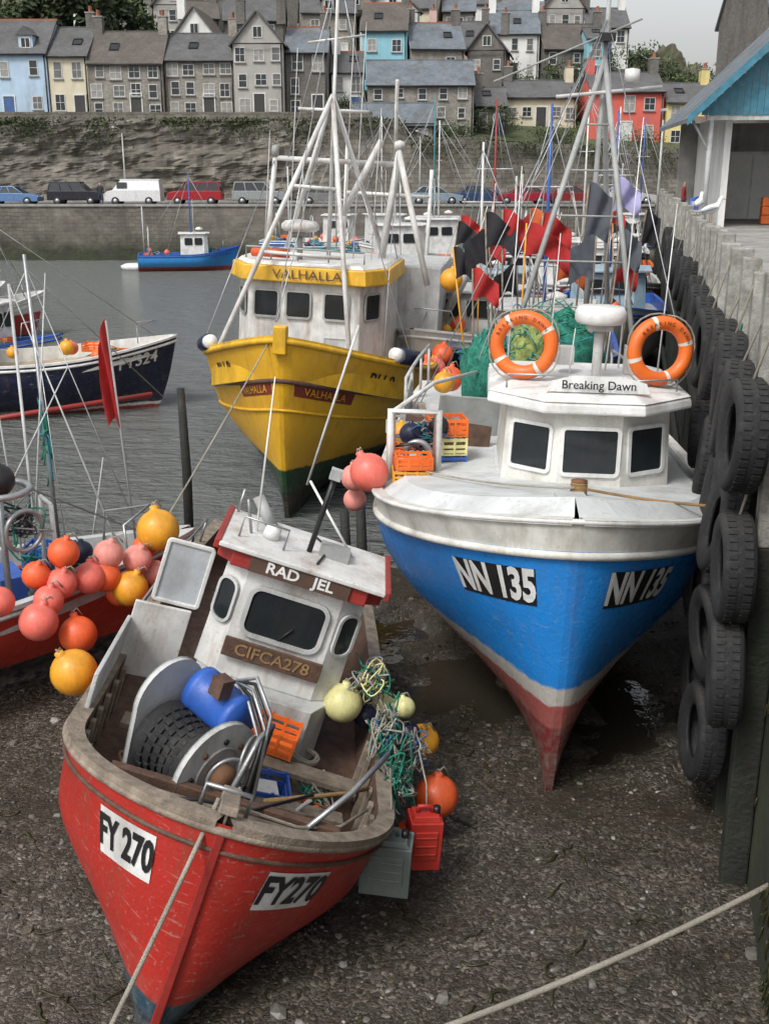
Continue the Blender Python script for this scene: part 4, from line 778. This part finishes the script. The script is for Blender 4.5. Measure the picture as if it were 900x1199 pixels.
b.box((-1.95,6.6,3.0),(.04,3.5,.5),GREYP); b.build('bulwark_rails',E)
def netpile(c,d,seed,mt=GNET,name='green_net_pile',par=None):
    q=MB(); n=26; vs=[]
    for i in range(n):
        for j in range(14):
            a=2*math.pi*i/n; p=math.pi*j/13; u=V((math.cos(a)*math.sin(p),math.sin(a)*math.sin(p),math.cos(p))); f=1+.28*mnoise.noise(u*2+V((seed,0,0)))+.12*mnoise.noise(u*6+V((seed,5,0))); vs.append(V(c)+V((u.x*d[0]*f,u.y*d[1]*f,u.z*d[2]*f)))
    q.add(vs,[(i*14+j,((i+1)%n)*14+j,((i+1)%n)*14+j+1,i*14+j+1) for i in range(n) for j in range(13)],mt,True)
    tangle(q,V(c)+V((0,0,d[2]*.45)),(d[0]*1.0,d[1]*.95,d[2]*.65),[GROPE,mt,GROPE,TEAL],44,.01,12,seed); q.build(name,par)
netpile((-.7,6.3,3.6),(.42,.6,.62),4,par=E); netpile((.3,6.8,3.75),(.75,.7,.75),8,par=E); netpile((-.15,6.3,3.6),(.4,.5,.8),12,mat('yellow_green_netting',(.3,.36,.1),.8,bump=1,bs=60,var=.6,vs=14),'pale_net_pile',E)
b=MB(); A=V((.95,8.6,8.3)); b.cyl((.95,8.6,2.6),(.95,8.6,9.4),.055,GREYP,10,.035)
for p in ((-.6,7.2,3.0),(1.75,7.2,3.0),(1.6,10,3)): b.cyl(A,p,.045,GREYP,8)
b.cyl((.2,8.3,7.7),(1.9,8.7,7.9),.03,LGREY); b.cyl((1.5,8.7,8.9),(-.8,8.2,7.9),.015,GREYP)
for p in ((-1.5,9,2.9),(1.9,4.5,4.0),(-.9,4.6,4.1),(1.9,10,2.8),(-1.8,6,3),(.3,10.3,3)): b.cyl(A+V((0,0,.6)),p,.009,STEEL,5)
for z in (4.5,5.2,5.9,6.6,7.3):
    f=(8.3-z)/5.3; b.cyl(A.lerp(V((-.6,7.2,3)),f),A.lerp(V((1.75,7.2,3)),f),.018,GREYP,6)
b.box((.95,8.5,8.6),(.25,.25,.12),BLK); b.lathe([(.001,0),(.12,0),(.12,.2),(.001,.22)],WHITE,Matrix.Translation((1.4,8.6,7.95)),12); b.build('tripod_mast',E)
FB=mat('black_flag_cloth',(.02,.02,.025),.9,da=.1); FR=mat('red_flag_cloth',(.4,.02,.02),.9,da=.15); FG=mat('grey_flag_cloth',(.09,.1,.12),.9,da=.1); FL=mat('lilac_flag_cloth',(.35,.33,.55),.9); FO=mat('orange_flag_cloth',(.6,.12,.03),.9,da=.15)
def flag(p,h,w_,hh,mt,lean=(.1,0),par=None,droop=.5,name='marker_flag',pm=None):
    b=MB(); p=V(p); t=p+V((lean[0]*h,lean[1]*h,h)); b.cyl(p,t,.016,pm or (AMBER if rnd.random()<.2 else WOOD),6)
    d=(p-t).normalized(); vs=[];n=9
    for i in range(n+1):
        for j in range(6):
            u=i/n; s_=t+d*hh*(j/5)*(1-.25*u); vs.append(s_+V((w_*u,.09*math.sin(u*9+j*.8)*(.3+u),-droop*u*u*abs(w_)+.03*math.sin(u*7+j))))
    b.add(vs,[(i*6+j,(i+1)*6+j,(i+1)*6+j+1,i*6+j+1) for i in range(n) for j in range(5)],mt,True); b.build(name,par)
for p,h,w_,hh,mt,ln in (((-.6,8.4,3),2.9,.55,.55,FB,(-.08,0)),((-.4,8.5,3),2.95,.5,.6,FR,(-.05,0)),((-.15,8.3,3),2.75,.75,.5,FR,(.0,0)),((-.5,8.7,3),2.6,-.4,.6,FB,(-.1,0)),((0,8.8,3),2.9,.5,.5,FR,(.05,0)),((.7,8.2,3),3.4,.4,.9,FG,(.03,0)),((1.05,8.1,3),3.5,.4,.5,FL,(.05,0)),((.95,7.9,3),2.6,-.4,.7,FG,(.0,0)),((1.2,7.9,3),2.7,.35,.6,FG,(.05,0)),((1.5,8.5,3),3.0,.25,.6,FB,(.1,0)),((-1.0,8.8,3),2.3,.4,.5,FB,(-.15,0)),((-.9,8.3,3),2.0,.45,.5,FR,(-.05,0)),((.3,8.9,3),2.3,.5,.5,FO,(.08,0)),((-.1,9.2,3),2.0,-.4,.5,FB,(-.06,0)),((1.3,9,3),2.2,.4,.45,FR,(.06,0))): flag(p,h,w_,hh,mt,ln,E,.6)
for x,y,z,r_,m_ in ((-1.3,8.5,3.1,.22,REDO),(-.9,8.9,3.2,.2,PINK),(-1.4,7.6,3.2,.18,AMBER),(1.2,6.2,3.2,.2,REDO),(.9,5.4,3.3,.2,PINK)):
    o=buoy((x,y,z),r_,m_); o.parent=E
# ---- yellow boat
E=empty('yellow_fishing_boat',(-2.0,20.4,-.6),(0,3,-7))
H=Hull(16,2.42,4.25,2.98,3.0,rake=.75,tf=.23,e=.7,fl=1.1,fore=.5,tm=.38,bil=.66,ts=.85)
HM=hull_mat('yellow_hull_paint',[(0,(.012,.016,.012)),(.75,(.012,.018,.014)),(1.1,(.02,.06,.025)),(1.6,HY)],-.03,.4,da=.45,wob=.08,dirt=(.2,.11,.04))
hull_build(H,E,HM,YEL,YEL,GREYP,.14,.75,None,[(.985,.06,YEL),(.80,.045,DWOOD),(.66,.03,YEL)])
b=MB(); MAR=mat('maroon_name_board',(.22,.03,.02),.5,da=.4)
H.plate(b,-1,.95,.98,1.5,.24,MAR); H.plate(b,1,1.1,.98,1.7,.24,MAR); H.text(b,'VALHALLA',.22,-1,.95,.98,YEL,.02,sx=1.15); H.text(b,'VALHALLA',.22,1,1.1,.98,YEL,.02,sx=1.15); H.text(b,'BH 9',.42,-1,2.25,.5,BLK,.02,.01); H.text(b,'BH 9',.42,1,2.6,.5,BLK,.02,.01); b.build('name_and_registration',E)
b=MB(); b.box((0,-.7,4.2),(.24,.24,.5),YEL); b.box((0,-.28,3.0),(.12,.16,2.6),YEL,(14,0,0)); b.build('stem_head',E,.02)
for sd in (-1,1):
    b=MB(); b.tube([H.P(sd,.12,1)+V((0,0,.12)),H.P(sd,.16,1)+V((0,0,.12))],.17,NAVY,14); b.tube([H.P(sd,.11,1)+V((0,0,.12)),H.P(sd,.12,1)+V((0,0,.12))],.14,WHITE,14); b.build('bow_fender',E)
EW=empty('superstructure',(-.55,.0,.3),(0,0,0),E); EW.scale=(.86,1,1)
b=MB(); y0=4.3; Wp=[(-2.0,y0+.9),(-1.5,y0),(1.5,y0),(2.0,y0+.9),(2.0,y0+4),(-2.0,y0+4)]
b.prism(Wp,2.1,4.4,WHITE2,.97,(0,y0+2)); b.box((2.1,y0+6,3.3),(2.2,4,2.5),LGREY); b.build('wheelhouse_walls',EW,.03)
b=MB(); Wr=[(x*1.08,y-.15) for x,y in Wp]; b.prism(Wr,4.4,4.74,YEL,.98,(0,y0+2)); b.prism([(x*1.02,y) for x,y in Wp],4.74,4.82,WHITE,.95,(0,y0+2)); b.text('VALHALLA',.27,(.1,y0-.17,4.57),(1,0,0),(0,.05,1),.01,DWOOD,.002,1.4); b.build('wheelhouse_roof',EW,.03)
b=MB()
for x in (-1.0,-.15,.85): b.pane((x,y0+.02,3.9),(1,0,0),(0,.03,1),-.3,.3,-.27,.27,.05,.06,GLASS,GREYP,.03)
b.pane((-1.73,y0+.45,3.9),(.5,-.9,0),(0,0,1),-.28,.28,-.27,.27,.05,.06,GLASS,GREYP,.03); b.pane((1.73,y0+.45,3.9),(.5,.9,0),(0,0,1),-.28,.28,-.27,.27,.05,.06,GLASS,GREYP,.03)
b.pane((.85,y0+.01,2.95),(1,0,0),(0,.03,1),-.28,.28,-.6,.25,.04,.03,LGREY,WHITE,.03); b.build('windows',EW)
b=MB(); W1=WHITE2; ap=V((.25,y0+1.6,8.4))
for p in ((-1.9,y0-1.6,2.8),(1.5,y0-1.2,2.7),(-1.3,y0+3.2,4.8),(1.6,y0+3.2,4.8)): b.cyl(ap,p,.065,W1,10)
b.cyl((.25,y0+1.8,4.8),(.25,y0+1.8,11.5),.06,W1,10,.04); b.cyl((-.7,y0+1.8,8.1),(1.2,y0+1.8,8.1),.035,W1); b.cyl((-.5,y0+1.8,9.5),(1.,y0+1.8,9.7),.025,W1)
for f in (.35,.6): b.cyl(ap.lerp(V((-1.9,y0-1.6,2.8)),f),ap.lerp(V((1.5,y0-1.2,2.7)),f),.04,W1)
b.cyl((1.6,y0+2.6,4.8),(1.95,y0+2.6,7.3),.1,W1,12); b.cyl((1.95,y0+2.4,7.3),(3.0,y0+2,4.3),.08,W1); b.lathe([(.001,0),(.16,0),(.14,.16),(.001,.2)],W1,Matrix.Translation((1.95,y0+2.6,7.35)),16)
b.cyl((-1.7,y0+2.6,4.8),(-1.5,y0+2.6,7.0),.07,W1,12); b.cyl((-1.5,y0+2.6,7.0),(1.9,y0+2.6,7.0),.06,W1); b.lathe([(.001,0),(.1,0),(.1,.22),(.001,.26)],GREYP,Matrix.Translation((-1.5,y0+2.6,7.05)),12)
b.cyl((1.5,y0+2.2,7.5),(.5,y0+2.3,5.8),.09,W1); b.cyl((3.2,y0+6,3),(4.6,y0+5.5,5.7),.14,W1,4); b.build('mast_and_gallows',EW)
b=MB(); b.cyl((-.35,y0+.9,4.8),(-.35,y0+.9,5.4),.08,GREYP); b.lathe([(.001,0),(.42,0),(.5,.05),(.5,.14),(.4,.22),(.001,.26)],W1,Matrix.Translation((-.35,y0+.9,5.45)),28); b.box((-.35,y0+.9,5.4),(.35,.35,.1),GREYP)
b.tube([(-1.6,y0+.2,4.85),(-1.6,y0+.2,5.1),(-.2,y0,5.12),(1.5,y0+.2,5.1),(1.5,y0+.2,4.85)],.022,GREYP)
for x in (-.9,-.2,.6): b.cyl((x,y0+.05,4.85),(x,y0+.05,5.1),.018,GREYP)
b.tube([(-1.5,y0+.5,4.95),(-1.1,y0+.3,4.98),(-.5,y0+.4,4.97)],.1,REDO,10); b.build('radar_and_rail',EW)
b=MB()
for a,c in ((ap,(0.5,-.5,4.2)),(ap,(-2.0,3.4,3.0)),(ap,(3,3.4,3.)),((.25,y0+1.8,11),(0.5,-.6,4.2)),((.25,y0+1.8,11),(-1.9,y0+3,4.8)),((.25,y0+1.8,11),(2,y0+3,4.8)),((.25,y0+1.8,11.2),(.5,15,4)),((-1.5,y0+2.6,7),(-2.2,3,3.2)),((1.9,y0+2.6,7.3),(2.3,3.2,3.2)),((1.9,y0+2.6,7.3),(1.4,14,3.2))): b.cyl(a,c,.014,STEEL,5)
for x,h in ((-1.6,2.8),(-.9,4.6),(.9,5.2),(1.4,3.4),(0.6,6.)): b.cyl((x,y0+2,4.8),(x+.08,y0+2.05,4.8+h),.018,W1,6,.008)
b.build('rigging',EW)
b=MB(); b.cyl((-1.3,14.5,3),(-1.3,14.5,7.8),.06,W1); b.cyl((1.3,14.5,3),(1.3,14.5,7.2),.06,W1); b.cyl((-1.3,14.5,6.4),(1.3,14.5,6.4),.06,W1); b.cyl((.2,14.5,6.4),(.4,12,9.5),.05,W1); b.build('stern_gantry',E)
for x,y,z,m_ in ((2.6,6,4.8,AMBER),(-2.3,7.0,4.4,AMBER),(-2.4,7.7,4.2,REDO),(2.2,4.8,2.9,REDO),(2.4,5.3,2.8,PINK),(2.5,6.2,3.0,REDO),(1.9,3.9,2.9,REDO)): o=buoy((x,y,z),.27,m_); o.parent=E
b=MB(); b.cyl((.55,-.6,1.5),(1.35,-.3,4.5),.025,WHITE2,8); b.build('boat_hook',E)
for x,y,h in ((-3.55,18.8,3.1),(-.35,15.2,2.2),(-.6,15.6,1.7)):
    b=MB(); b.tube([(0,0,-.5),(.03,.02,h*.5),(0,.03,h)],[.09,.085,.07],PILE,9); o=b.build('mooring_post'); o.location=(x,y,ght(x,y)-.1)
# ---- generic background boats
def bgboat(name,loc,phi,L_,B_,zb,zm,layers,heel=0,wh=(.5,.25,1.5),whm=WHITE,capm=WHITE,deckm=GREYP,mast=4,roofm=None,gear=0,reg=None,seed=0,tf=.35):
    q=random.Random(seed); E=empty(name,loc,(0,heel,phi)); H=Hull(L_,B_,zb,zm,zm,rake=.5,tf=tf,e=.75,fl=1.2,tm=.5,bil=.65)
    hm=hull_mat(name+'_hull',layers,0,.35); hull_build(H,E,hm,capm,capm,deckm,.1,.35,None,[(.94,.04,capm)],28,12)
    y=L_*wh[0]; w_=B_*.62; l=L_*wh[1]; h=wh[2]; z=zm-.35
    b=MB(); b.prism([(-w_,y+.15*l),(-w_*.7,y),(w_*.7,y),(w_,y+.15*l),(w_,y+l),(-w_,y+l)],z,z+h,whm,.95,(0,y+l/2)); b.prism([(-w_*1.1,y+.1*l),(-w_*.7,y-.12),(w_*.7,y-.12),(w_*1.1,y+.1*l),(w_*1.1,y+l+.1),(-w_*1.1,y+l+.1)],z+h,z+h+.08,roofm or whm); b.build('wheelhouse',E,.02)
    b=MB(); 
    for x in (-w_*.35,w_*.35): b.pane((x,y+.02,z+h*.72),(1,0,0),(0,.03,1),-w_*.24,w_*.24,-.2,.2,.03,.04,GLASS,BLK,.03)
    for sd in (-1,1):
        for k in (.35,.7): b.pane((sd*w_*.975,y+l*k,z+h*.72),(0,sd,0),(-sd*.04,0,1),-l*.12,l*.12,-.2,.2,.03,.04,GLASS,BLK,.03)
    b.build('windows',E); b=MB(); mz=z+h
    b.cyl((0,y+l*.6,mz),(0,y+l*.6,mz+mast),.05,capm,8,.03); b.cyl((0,L_*.93,zm),(0,L_*.93,zm+mast*.8),.04,LGREY)
    for sd in (-1,1): b.cyl((sd*B_*.6,L_*.88,zm),(sd*B_*.3,L_*.88,zm+1.8),.035,LGREY); b.cyl((0,y+l*.6,mz+mast*.95),(sd*B_*.8,L_*.7,zm),.012,STEEL,5); b.cyl((sd*.6,y+l*.6,mz+mast*.6),(0,y+l*.6,mz+mast*.6),.02,LGREY)
    b.cyl((-B_*.3,L_*.88,zm+1.8),(B_*.3,L_*.88,zm+1.8),.035,LGREY); b.cyl((0,y+l*.6,mz+mast*.95),(0,.1,zb),.012,STEEL,5); b.cyl((0,y+l*.6,mz+mast*.95),(0,L_*.95,zm+.5),.012,STEEL,5)
    for k in range(3): b.cyl((q.uniform(-.5,.5),y+l*.5,mz),(q.uniform(-.6,.6),y+l*.5,mz+q.uniform(1,3)),.012,WHITE,5)
    b.tube([(-B_*.4,.6,zb-.1),(-B_*.3,.6,zb+.35),(0,.1,zb+.45),(B_*.3,.6,zb+.35),(B_*.4,.6,zb-.1)],.018,STEEL); b.lathe([(.001,0),(.25,0),(.27,.1),(.001,.2)],WHITE,Matrix.Translation((w_*.3,y+l*.3,mz+.25)),16); b.build('masts_and_rigging',E)
    if gear:
        b=MB()
        for k in range(gear): b.ball((q.uniform(-.7,.7)*B_,L_*q.uniform(.12,.95),zm+q.uniform(-.1,.35)),q.uniform(.14,.22),q.choice((REDO,PINK,AMBER,ORANGE,NAVY)))
        for k in range(3): crate(b,(q.uniform(-.4,.4)*B_,L_*q.uniform(.8,.92),zm-.3+k*.2),(.6,.4,.25),q.choice((ORANGE,BLUEP,TEAL)),(0,0,q.uniform(0,90)))
        for k in range(3): crate(b,(q.uniform(-.4,.4)*B_,L_*q.uniform(.12,.22),zm-.3+k*.2),(.6,.4,.25),q.choice((ORANGE,BLUEP,TEAL)),(0,0,q.uniform(0,90)))
        tangle(b,(0,L_*.85,zm),(B_*.5,.6,.3),[GROPE,ROPE,BROPE],10,.02,10,seed); tangle(b,(0,L_*.18,zm),(B_*.4,.5,.25),[GROPE,OROPE,BROPE,TEAL],10,.02,10,seed+50); b.build('deck_gear',E)
    if reg:
        b=MB()
        for sd in (-1,1): H.text(b,reg[0],reg[1],sd,reg[2],.42,reg[3],.015,.01)
        b.build('registration',E)
    return E,H
E,H=bgboat('red_potting_boat',(-3.15,14.3,0),124,8.5,1.15,1.72,1.5,[(0,(.02,.02,.03)),(.42,(.02,.03,.04)),(.5,(.55,.04,.02))],-2,(.62,.22,1.5),WHITE,LGREY,GREYP,3,gear=4,reg=('FY 369',.3,.85,WHITE),seed=3,tf=.42)
b=MB()
for x in (-.9,.3): b.cyl((x,2.4,1.4),(x,2.4,2.95),.035,LGREY); b.cyl((x,4.2,1.4),(x,4.2,3.1),.035,LGREY)
b.tube([(-.9,2.4,2.95),(.3,2.4,2.95)],.035,LGREY); b.tube([(-.9,4.2,3.1),(-.9,2.4,2.95)],.03,LGREY); b.tube([(.3,4.2,3.1),(.3,2.4,2.95)],.03,LGREY); b.cyl((-1.0,3.6,2.5),(-.3,3.6,2.5),.28,GREYP,18); b.torus((-.6,2.2,2.9),(0,0,1),.35,.04,STEEL); b.torus((-.8,2.0,2.4),(1,.3,0),.25,.03,STEEL); b.cyl((-.6,2.2,1.3),(-.6,2.2,2.9),.04,STEEL); b.cyl((-.1,1.6,1.3),(-.2,1.6,2.6),.03,LGREY); b.cyl((-.7,1.6,1.3),(-.6,1.6,2.6),.03,LGREY); b.cyl((-.6,1.6,2.6),(-.2,1.6,2.6),.03,LGREY)
b.box((.2,3,1.5),(.9,.7,.5),TEAL); b.box((-.2,2.2,1.5),(.6,.5,.4),BLUEP); b.ball((-.6,2.2,3.02),.2,BLK); tangle(b,(-.5,2.0,2.4),(.4,.5,.4),[BLK,STEEL,GROPE],10,.012,8,61); tangle(b,(0,3.5,1.8),(.5,.8,.2),[OROPE,ROPE,GROPE],10,.014,10,62); b.build('pot_gantry',E)
b=MB(); b.cyl((-4.75,15.2,0),(-4.95,15.4,5.4),.04,STEEL,8,.025); b.cyl((-4.9,14.6,0),(-5.2,15.4,5.0),.022,LGREY)
for p in ((-3.4,14.5,1.6),(-7.2,17,1.8),(-4.1,13.4,1.5),(-3.7,18,2.9)): b.cyl((-4.93,15.38,5.2),p,.008,STEEL,5)
b.cyl((-6.6,15.6,2.9),(-3.75,17.4,3.05),.045,DRED,8); tangle(b,(-4.85,15.3,2.8),(.1,.1,.6),[GROPE,TEAL],5,.012,10,31); b.build('leaning_mast')
flag((-3.4,14.2,1.5),3.15,-.14,1.4,FR,(-.06,0),None,2.5,'red_marker_flag',GREYP)
for a,c in (((-5.4,13.6,1.2),(-6.0,15.8,5.4)),((-4.6,13.2,1.3),(-4.9,13.4,5.0)),((-5.6,14.3,1.5),(-4.2,14.4,4.0)),((-3.6,14.2,1.4),(-5.2,15.4,5.0)),((-4.2,14.5,1),(-3.9,14.7,2.7)),((-6,16,1),(-6.4,16.2,5.9)),((-5.0,14.6,1),(-4.5,14.8,5.2)),((-5.9,15.2,1),(-5.4,15.2,4.6))):
    b=MB(); b.cyl(a,c,.016,LGREY,6,.008); b.build('aerial_pole')
bgboat('navy_fishing_boat',(-6.5,31.6,-.6),103,8.5,1.6,2.55,2.05,[(0,(.3,.02,.02)),(.6,(.7,.7,.68)),(.68,(.008,.012,.04))],0,(.6,.22,1.7),NAVY,WHITE,mat('tan_deck',(.4,.33,.22),.7),4,gear=9,reg=('FY324',.5,1.3,WHITE),seed=5)
bgboat('white_fishing_boat',(-10.6,34.5,-.6),75,7.5,1.4,2.2,1.7,[(0,(.3,.02,.02)),(.6,(.3,.02,.02)),(.7,(.65,.65,.62))],0,(.2,.3,1.7),WHITE,BLUEP,GREYP,5,gear=10,seed=6)
bgboat('red_and_white_boat',(-14.6,46,-.6),130,8,1.5,2.3,1.8,[(0,(.02,.02,.03)),(.6,(.4,.03,.02)),(1.5,(.65,.65,.62))],0,(.2,.3,1.8),WHITE,WHITE,GREYP,4.5,gear=12,seed=7)
bgboat('white_fishing_boat',(-17.5,50,-.6),150,8,1.5,2.3,1.8,[(0,(.02,.02,.03)),(.6,(.02,.1,.3)),(1.2,(.65,.65,.62))],0,(.2,.3,1.8),WHITE,WHITE,GREYP,6,gear=8,seed=17)
bgboat('blue_inshore_boat',(-10.6,78,-.6),100,6.4,1.4,2.1,1.6,[(0,(.3,.03,.02)),(.75,(.3,.03,.02)),(.8,(.03,.25,.6))],0,(.25,.3,1.7),WHITE,BLUEP,GREYP,4,gear=5,seed=8)
b=MB(); b.lathe([(.001,-.25),(.5,-.2),(.8,.0),(.85,.2),(.6,.35),(.001,.4)],WHITE,Matrix.Scale(1.3,4,(1,0,0)),20); o=b.build('upturned_dinghy'); o.location=(-17.3,78,-.05)
Lw=lambda c:[(0,(.03,.03,.03)),(.9,c),(2.7,(.6,.6,.58))]
GRW=mat('pale_blue_boat_paint',(.3,.42,.5),.45,da=.4)
for nm,loc,phi,L_,c,wc,rc,ms,sd,w3 in (('trawler',(3.6,46,-.8),-70,12,(.03,.1,.35),WHITE,WHITE,6,9,2.1),('trawler',(5.2,60,-.8),95,11,(.02,.12,.3),WHITE,WHITE,6,10,2.2),('blue_hulled_trawler',(2.3,33,-.8),-15,11,(.03,.12,.4),GRW,DRED,5.5,11,1.7),('white_trawler',(3.2,24.5,-.7),-12,10,(.03,.15,.4),LGREY,BLUEP,5,12,1.45),('red_inshore_boat',(8.4,42,-.6),-13,9,(.4,.03,.02),WHITE,WHITE,4,13,1.8),('dark_inshore_boat',(.9,28,-.6),-25,9,(.02,.02,.04),LGREY,WHITE,4,14,1.5),
  ('blue_trawler',(8.0,68,-.8),80,12,(.02,.1,.35),WHITE,TEAL,7,15,2.2),('black_trawler',(-1,66,-.8),-80,10,(.02,.02,.03),WHITE,WHITE,5.5,16,2.2),('white_trawler',(6.6,33,-.6),-12,9,(.5,.5,.48),GRW,BLUEP,5,18,1.6),('red_trawler',(11.5,58,-.6),-15,10,(.4,.05,.03),WHITE,WHITE,6,19,2.),('orange_inshore_boat',(9.8,50,-.6),-16,8,(.5,.12,.03),WHITE,ORANGE,5,20,1.8),('green_trawler',(4.0,74,-.8),100,10,(.03,.2,.15),WHITE,WHITE,6,22,2.2),('blue_trawler',(.5,78,-.8),88,9,(.02,.15,.45),WHITE,WHITE,5,23,2.),('white_trawler',(13,72,-.8),-60,10,(.5,.5,.48),WHITE,BLUEP,6,24,2.2)):
    bgboat(nm,loc,phi,L_,2.,3.3,2.7,Lw(c),0,(.34 if loc[1]<40 else .28,.24,w3),wc,rc,GREYP,ms,gear=14 if loc[1]<40 else 8,seed=sd)
for x,y,mt,w_ in ((2.2,26,FR,.6),(2.6,26.5,FB,.5),(3.4,25.6,FO,.6),(3.9,27,FR,-.5),(1.6,30,FB,.5),(2.0,34,FR,.7),(7.0,35,FR,.6),(7.5,36,FB,.6)): flag((x,y,1.8),3.4+.3*(y%2),w_,.6,mt,(rnd.uniform(-.12,.12),0),None,.6)
for pts,r_,m_ in ((catenary((-1.2,6.95,2.15),(-2.3,4.4,.5),.05),.018,ROPE),(catenary((3.3,7.9,.75),(-2.2,5.1,.9),.25,24),.024,ROPE),(catenary((2.0,11.15,3.3),(4.0,11.0,3.1),.05),.016,OROPE),(catenary((2.0,11.1,3.3),(-.2,14,2.9),.1),.012,ROPE),(catenary((-2.0,20,3.7),(-4.3,15,-.05),.1),.014,ROPE),(catenary((4.2,14,3.1),(5.0,12.5,4.6),.15),.014,GROPE),(catenary((4.1,13,2.9),(5.4,17,4.6),.2),.014,TEAL),(catenary((3.9,12.0,4.9),(4.6,15,4.4),.5),.012,GROPE)):
    b=MB(); b.tube(pts,r_,m_,8); b.build('mooring_rope')
# ================================================================ light, world, camera
W=bpy.data.worlds.new('World'); scene.world=W; W.use_nodes=True; N=W.node_tree.nodes; L=W.node_tree.links
sk=N.new('ShaderNodeTexSky'); sk.sky_type='NISHITA'; sk.sun_disc=False; sk.sun_elevation=R(52); sk.sun_rotation=R(215); sk.dust_density=4; sk.air_density=1.2
hs=N.new('ShaderNodeHueSaturation'); hs.inputs['Saturation'].default_value=.15; hs.inputs['Value'].default_value=1.4; L.new(sk.outputs[0],hs.inputs['Color'])
bg=N['Background']; L.new(hs.outputs[0],bg.inputs['Color']); bg.inputs['Strength'].default_value=.135
s=bpy.data.lights.new('sun','SUN'); s.energy=1.8; s.angle=R(12); s.color=(1,.98,.95); so=bpy.data.objects.new('sun',s); scene.collection.objects.link(so)
d=V((math.sin(R(215))*math.cos(R(52)),math.cos(R(215))*math.cos(R(52)),math.sin(R(52)))); so.rotation_euler=d.to_track_quat('Z','Y').to_euler()
cam=bpy.data.cameras.new('camera'); co=bpy.data.objects.new('camera',cam); scene.collection.objects.link(co); scene.camera=co
cam.sensor_fit='VERTICAL'; cam.sensor_height=24; cam.lens=24*1280/1199; cam.clip_end=2000; cam.clip_start=.05
co.location=(0,0,6.5); co.rotation_euler=(R(90-17.35),0,0)
scene.view_settings.view_transform='Standard'; scene.view_settings.look='None'; scene.view_settings.exposure=0
